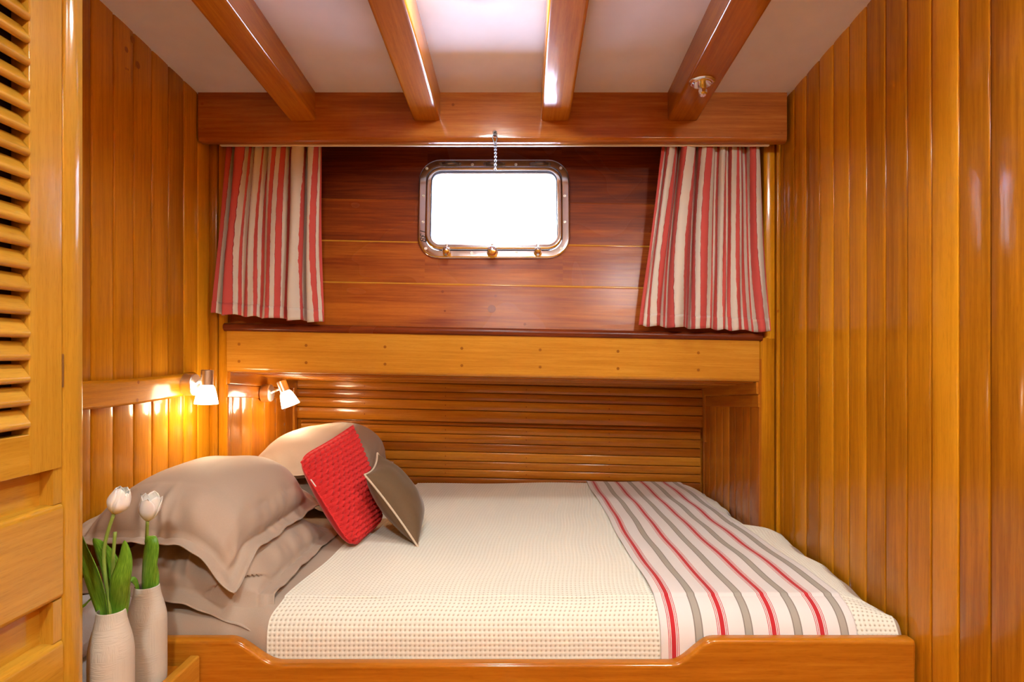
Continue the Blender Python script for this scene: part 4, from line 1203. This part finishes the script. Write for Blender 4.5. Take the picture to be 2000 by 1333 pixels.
# ---------------------------------------------------------------- vases and tulips
def vase(x, y, R, zr_, name_label):
    H = zr_-TZ
    e = empty('vase', (x, y, TZ), name_label, 'vase', 'textured cream vases on the bedside shelf')
    prof = [(0.0001, 0.001), (R*0.80, 0.001), (R*0.92, 0.004), (R*0.99, 0.012), (R*1.0, 0.022), (R*1.0, H*0.62), (R*0.99, H*0.68), (R*0.95, H*0.735), (R*0.87, H*0.80), (R*0.76, H*0.87), (R*0.68, H*0.93), (R*0.635, H*0.985), (R*0.625, H), (R*0.585, H+0.0008)]
    # smooth resample
    pp = np.array(prof); tt = np.linspace(0, len(pp)-1, 70)
    pr2 = [(float(np.interp(t, range(len(pp)), pp[:, 0])), float(np.interp(t, range(len(pp)), pp[:, 1]))) for t in tt]
    mb = MB(); mb.lathe((x, y, TZ), (0, 0, 1), pr2, 56); mb.build('body', M['vase'], e)
    mb = MB(); mb.lathe((x, y, TZ), (0, 0, 1), [(R*0.585, H+0.0008), (R*0.56, H-0.002), (R*0.58, H*0.92), (R*0.80, H*0.74), (R*0.9, H*0.5), (R*0.9, 0.02), (0.0001, 0.018)], 40); mb.build('interior', M['vasein'], e)
    return e
VF = P(217, 0, 1.13); VR = P(287, 0, 1.295)
vase(VF.x, 1.13, 0.0374, P(0, 1193, 1.13).z, 'cream textured ceramic vase nearer the camera, holding one tulip and several leaves')
vase(VR.x, 1.295, 0.0376, P(0, 1145, 1.295).z, 'cream textured ceramic vase standing behind, with an open tulip and upright leaf')

def spline(pts, n):
    pts = [Vector(p) for p in pts]; out = []; m = len(pts)
    for k in range(n+1):
        t = k/n*(m-1); i = min(int(t), m-2); f = t-i
        p0, p1, p2, p3 = pts[max(i-1, 0)], pts[i], pts[i+1], pts[min(i+2, m-1)]
        out.append(0.5*((2*p1)+(-p0+p2)*f+(2*p0-5*p1+4*p2-p3)*f*f+(-p0+3*p1-3*p2+p3)*f**3))
    return out
def leafmesh(pts, wmax, side, parent, fold=0.35, n=28, peak=0.45, w0=0.35):
    c = spline(pts, n); V = []; cx = []; cy = []; m = 9
    side = Vector(side).normalized()
    for i, p in enumerate(c):
        t = i/n; tan = (c[min(i+1, n)]-c[max(i-1, 0)]).normalized()
        s = (side-tan*side.dot(tan)).normalized(); nr = tan.cross(s)
        w_ = wmax*(w0+(1-w0)*math.sin(min(1, t/peak)*PI/2)) if t < peak else wmax*max(0.02, math.cos((t-peak)/(1-peak)*PI/2)**0.8)
        for k in range(m):
            a = -1+2*k/(m-1); V.append(p+s*(a*w_*1.12)+nr*(fold*w_*a*a)); cx.append(a+t*0.1+hash(round(wmax*1e5)) % 7); cy.append(t*6)
    Fc = [(i*m+k, i*m+k+1, (i+1)*m+k+1, (i+1)*m+k) for i in range(n) for k in range(m-1)]
    o = mesh_obj('leaf', V, Fc, M['leaf'], parent, True, {'cx': cx, 'cy': cy})
    md = o.modifiers.new('t', 'SOLIDIFY'); md.thickness = 0.0011
    return o
def bloom(base, axis, L, R, parent, openness, seed):
    rnd = random.Random(seed); ax = Vector(axis).normalized(); A = ax.orthogonal().normalized(); B = ax.cross(A)
    V = []; Fc = []; cy = []
    for k in range(6):
        inner = k % 2; th = 2*PI*k/6+rnd.uniform(-.1, .1)+seed; d = A*math.cos(th)+B*math.sin(th); s = ax.cross(d)
        Lk = L*(1.0 if inner else 0.95)*rnd.uniform(0.93, 1.05); n, m = 14, 9; b0 = len(V); op = openness*rnd.uniform(0.6, 1.4)
        for i in range(n+1):
            t = i/n; rad = R*(math.sin(min(1, t*1.9)*PI/2)**0.8)*(1-0.42*max(0, (t-0.5)/0.5)**1.6)+op*R*max(0, t-0.45)**1.3
            rad *= (0.90 if inner else 1.0)
            wd = R*0.92*(math.sin(PI*min(0.5, t*0.75+0.08)) if t < 0.55 else math.sin(PI*0.4925)*math.cos((t-0.55)/0.45*PI/2)**0.6)+0.0004
            for q in range(m):
                a = -1+2*q/(m-1)
                ang_ = a*wd/max(rad, R*0.55)
                V.append(Vector(base)+ax*(Lk*t+0.0015*math.sin(a*9+k)*t)+(d*math.cos(ang_)+s*math.sin(ang_))*rad); cy.append(t)
        for i in range(n):
            for q in range(m-1): Fc.append((b0+i*m+q, b0+i*m+q+1, b0+(i+1)*m+q+1, b0+(i+1)*m+q))
    o = mesh_obj('bloom', V, Fc, M['petal'], parent, True, {'cy': cy})
    md = o.modifiers.new('t', 'SOLIDIFY'); md.thickness = 0.0008
    return o
yf = 1.13
def T(px, py, dy=0.0): return P(px, py, yf+dy)
tl = empty('tulip', T(217, 1230), 'white closed tulip leaning right in the front vase, with four broad leaves', 'tulip', 'white tulips')
mb = MB(); mb.tube(spline([T(222, 1260), T(214, 1190), T(203, 1080, 0.005), T(222, 1005, 0.01)], 16), [0.0032]*17, 10); mb.build('stem', M['stem'], tl)
bloom(T(222, 1006, 0.01), T(243, 952, 0.012)-T(222, 1006, 0.01), 0.052, 0.0195, tl, 0.06, 1)
leafmesh([T(208, 1230), T(202, 1180), T(186, 1120, -0.01), T(165, 1070, -0.01), T(150, 1030, 0.0)], 0.0165, (1, -0.3, 0.3), tl, -0.5)
leafmesh([T(226, 1235), T(228, 1190), T(232, 1140, -0.02), T(242, 1095, -0.02), T(243, 1056, -0.02)], 0.0150, (1, 0.2, 0), tl, 0.5)
leafmesh([T(216, 1230, 0.01), T(222, 1165, 0.02), T(214, 1110, 0.02), T(198, 1075, 0.01), T(182, 1052, 0.0)], 0.0145, (1, 0.4, 0.5), tl, 0.5)
leafmesh([T(206, 1225, 0.01), T(206, 1186, 0.015), T(190, 1160, 0.01), T(165, 1180, 0.0), T(148, 1192, -0.01)], 0.0095, (0.2, 1, 0.5), tl, 0.3)
tl2 = empty('tulip', T(222, 1240), 'bare green tulip stem without a flower, in the front vase', 'tulip', 'white tulips')
mb = MB(); mb.tube(spline([T(226, 1260, 0.012), T(222, 1180, 0.012), T(220, 1110, 0.012), T(225, 1040, 0.012)], 16), [0.0030]*17, 10); mb.build('stem', M['stem'], tl2)
leafmesh([T(236, 1230, 0.012), T(240, 1180, 0.012), T(240, 1140, 0.012), T(236, 1100, 0.014)], 0.010, (1, 0.6, 0), tl2, 0.5)
yf = 1.295
tl3 = empty('tulip', T(287, 1180), 'white tulip opening at its tips in the rear vase, with an upright leaf', 'tulip', 'white tulips')
mb = MB(); mb.tube(spline([T(283, 1200), T(283, 1140), T(286, 1070), T(288, 1018)], 16), [0.0034]*17, 10); mb.build('stem', M['stem'], tl3)
bloom(T(288, 1020), T(297, 962)-T(288, 1020), 0.058, 0.0200, tl3, 0.9, 2)
leafmesh([T(281, 1200), T(283, 1150, -0.005), T(287, 1100, -0.012), T(291, 1060, -0.012), T(286, 1048, -0.004)], 0.0165, (1, -0.2, 0), tl3, 0.5, peak=0.6)
leafmesh([T(292, 1200), T(298, 1150, 0.0), T(297, 1110, 0.004), T(292, 1072, 0.008)], 0.0105, (1, 0.5, 0), tl3, 0.5)
leafmesh([T(272, 1170, -0.01), T(268, 1142, -0.02), T(258, 1133, -0.035), T(244, 1146, -0.045), T(238, 1158, -0.05)], 0.0055, (0.2, 1, 0.3), tl3, 0.3)

# folded towels on the shelf behind the front vase
def towel(x0, x1, y0, y1, z0, z1, label, seed, tilt=0.0):
    n = 44; u = np.linspace(-1, 1, n); U, Vv = np.meshgrid(u, u)
    cx_, cy_ = (x0+x1)/2, (y0+y1)/2; r_ = np.random.RandomState(seed)
    h = (np.maximum(0, 1-np.abs(U)**8)*np.maximum(0, 1-np.abs(Vv)**6))**0.35
    nz = sum(np.sin(r_.uniform(2, 7)*U+r_.uniform(2, 7)*Vv+r_.uniform(0, 6)) for _ in range(5))*0.0018
    zt = z0+(z1-z0)*(0.5+0.5*h)+nz*h+tilt*Vv*h; zb = z0+(z1-z0)*(0.5-0.5*h)
    X = cx_+(x1-x0)/2*U; Y = cy_+(y1-y0)/2*Vv
    V = np.concatenate([np.stack([X, Y, zt], -1).reshape(-1, 3), np.stack([X, Y, zb], -1).reshape(-1, 3)])
    idx = np.arange(n*n).reshape(n, n); F1 = np.stack([idx[:-1, :-1], idx[:-1, 1:], idx[1:, 1:], idx[1:, :-1]], -1).reshape(-1, 4)
    o = mesh_obj('folded_towel', V, np.concatenate([F1, F1[:, ::-1]+n*n]), M['towel'], None, True)
    return tagset(o, label, 'towel', 'folded towels behind the front vase')
towel(XL+0.008, -0.832, 1.085, 1.362, TZ+0.001, TZ+0.096, 'pale grey folded towel at the bottom of the pair, lying on the shelf', 1)
towel(XL+0.012, -0.842, 1.09, 1.352, TZ+0.100, TZ+0.180, 'pale grey folded towel on top of the pair, under the drooping tulip leaf', 2, 0.004)

# ---------------------------------------------------------------- lift everything to floor height
for o in list(bpy.data.objects):
    if o.parent is None and o.type != 'CAMERA' and o.name != 'window_portal':
        o.location.z += ZC
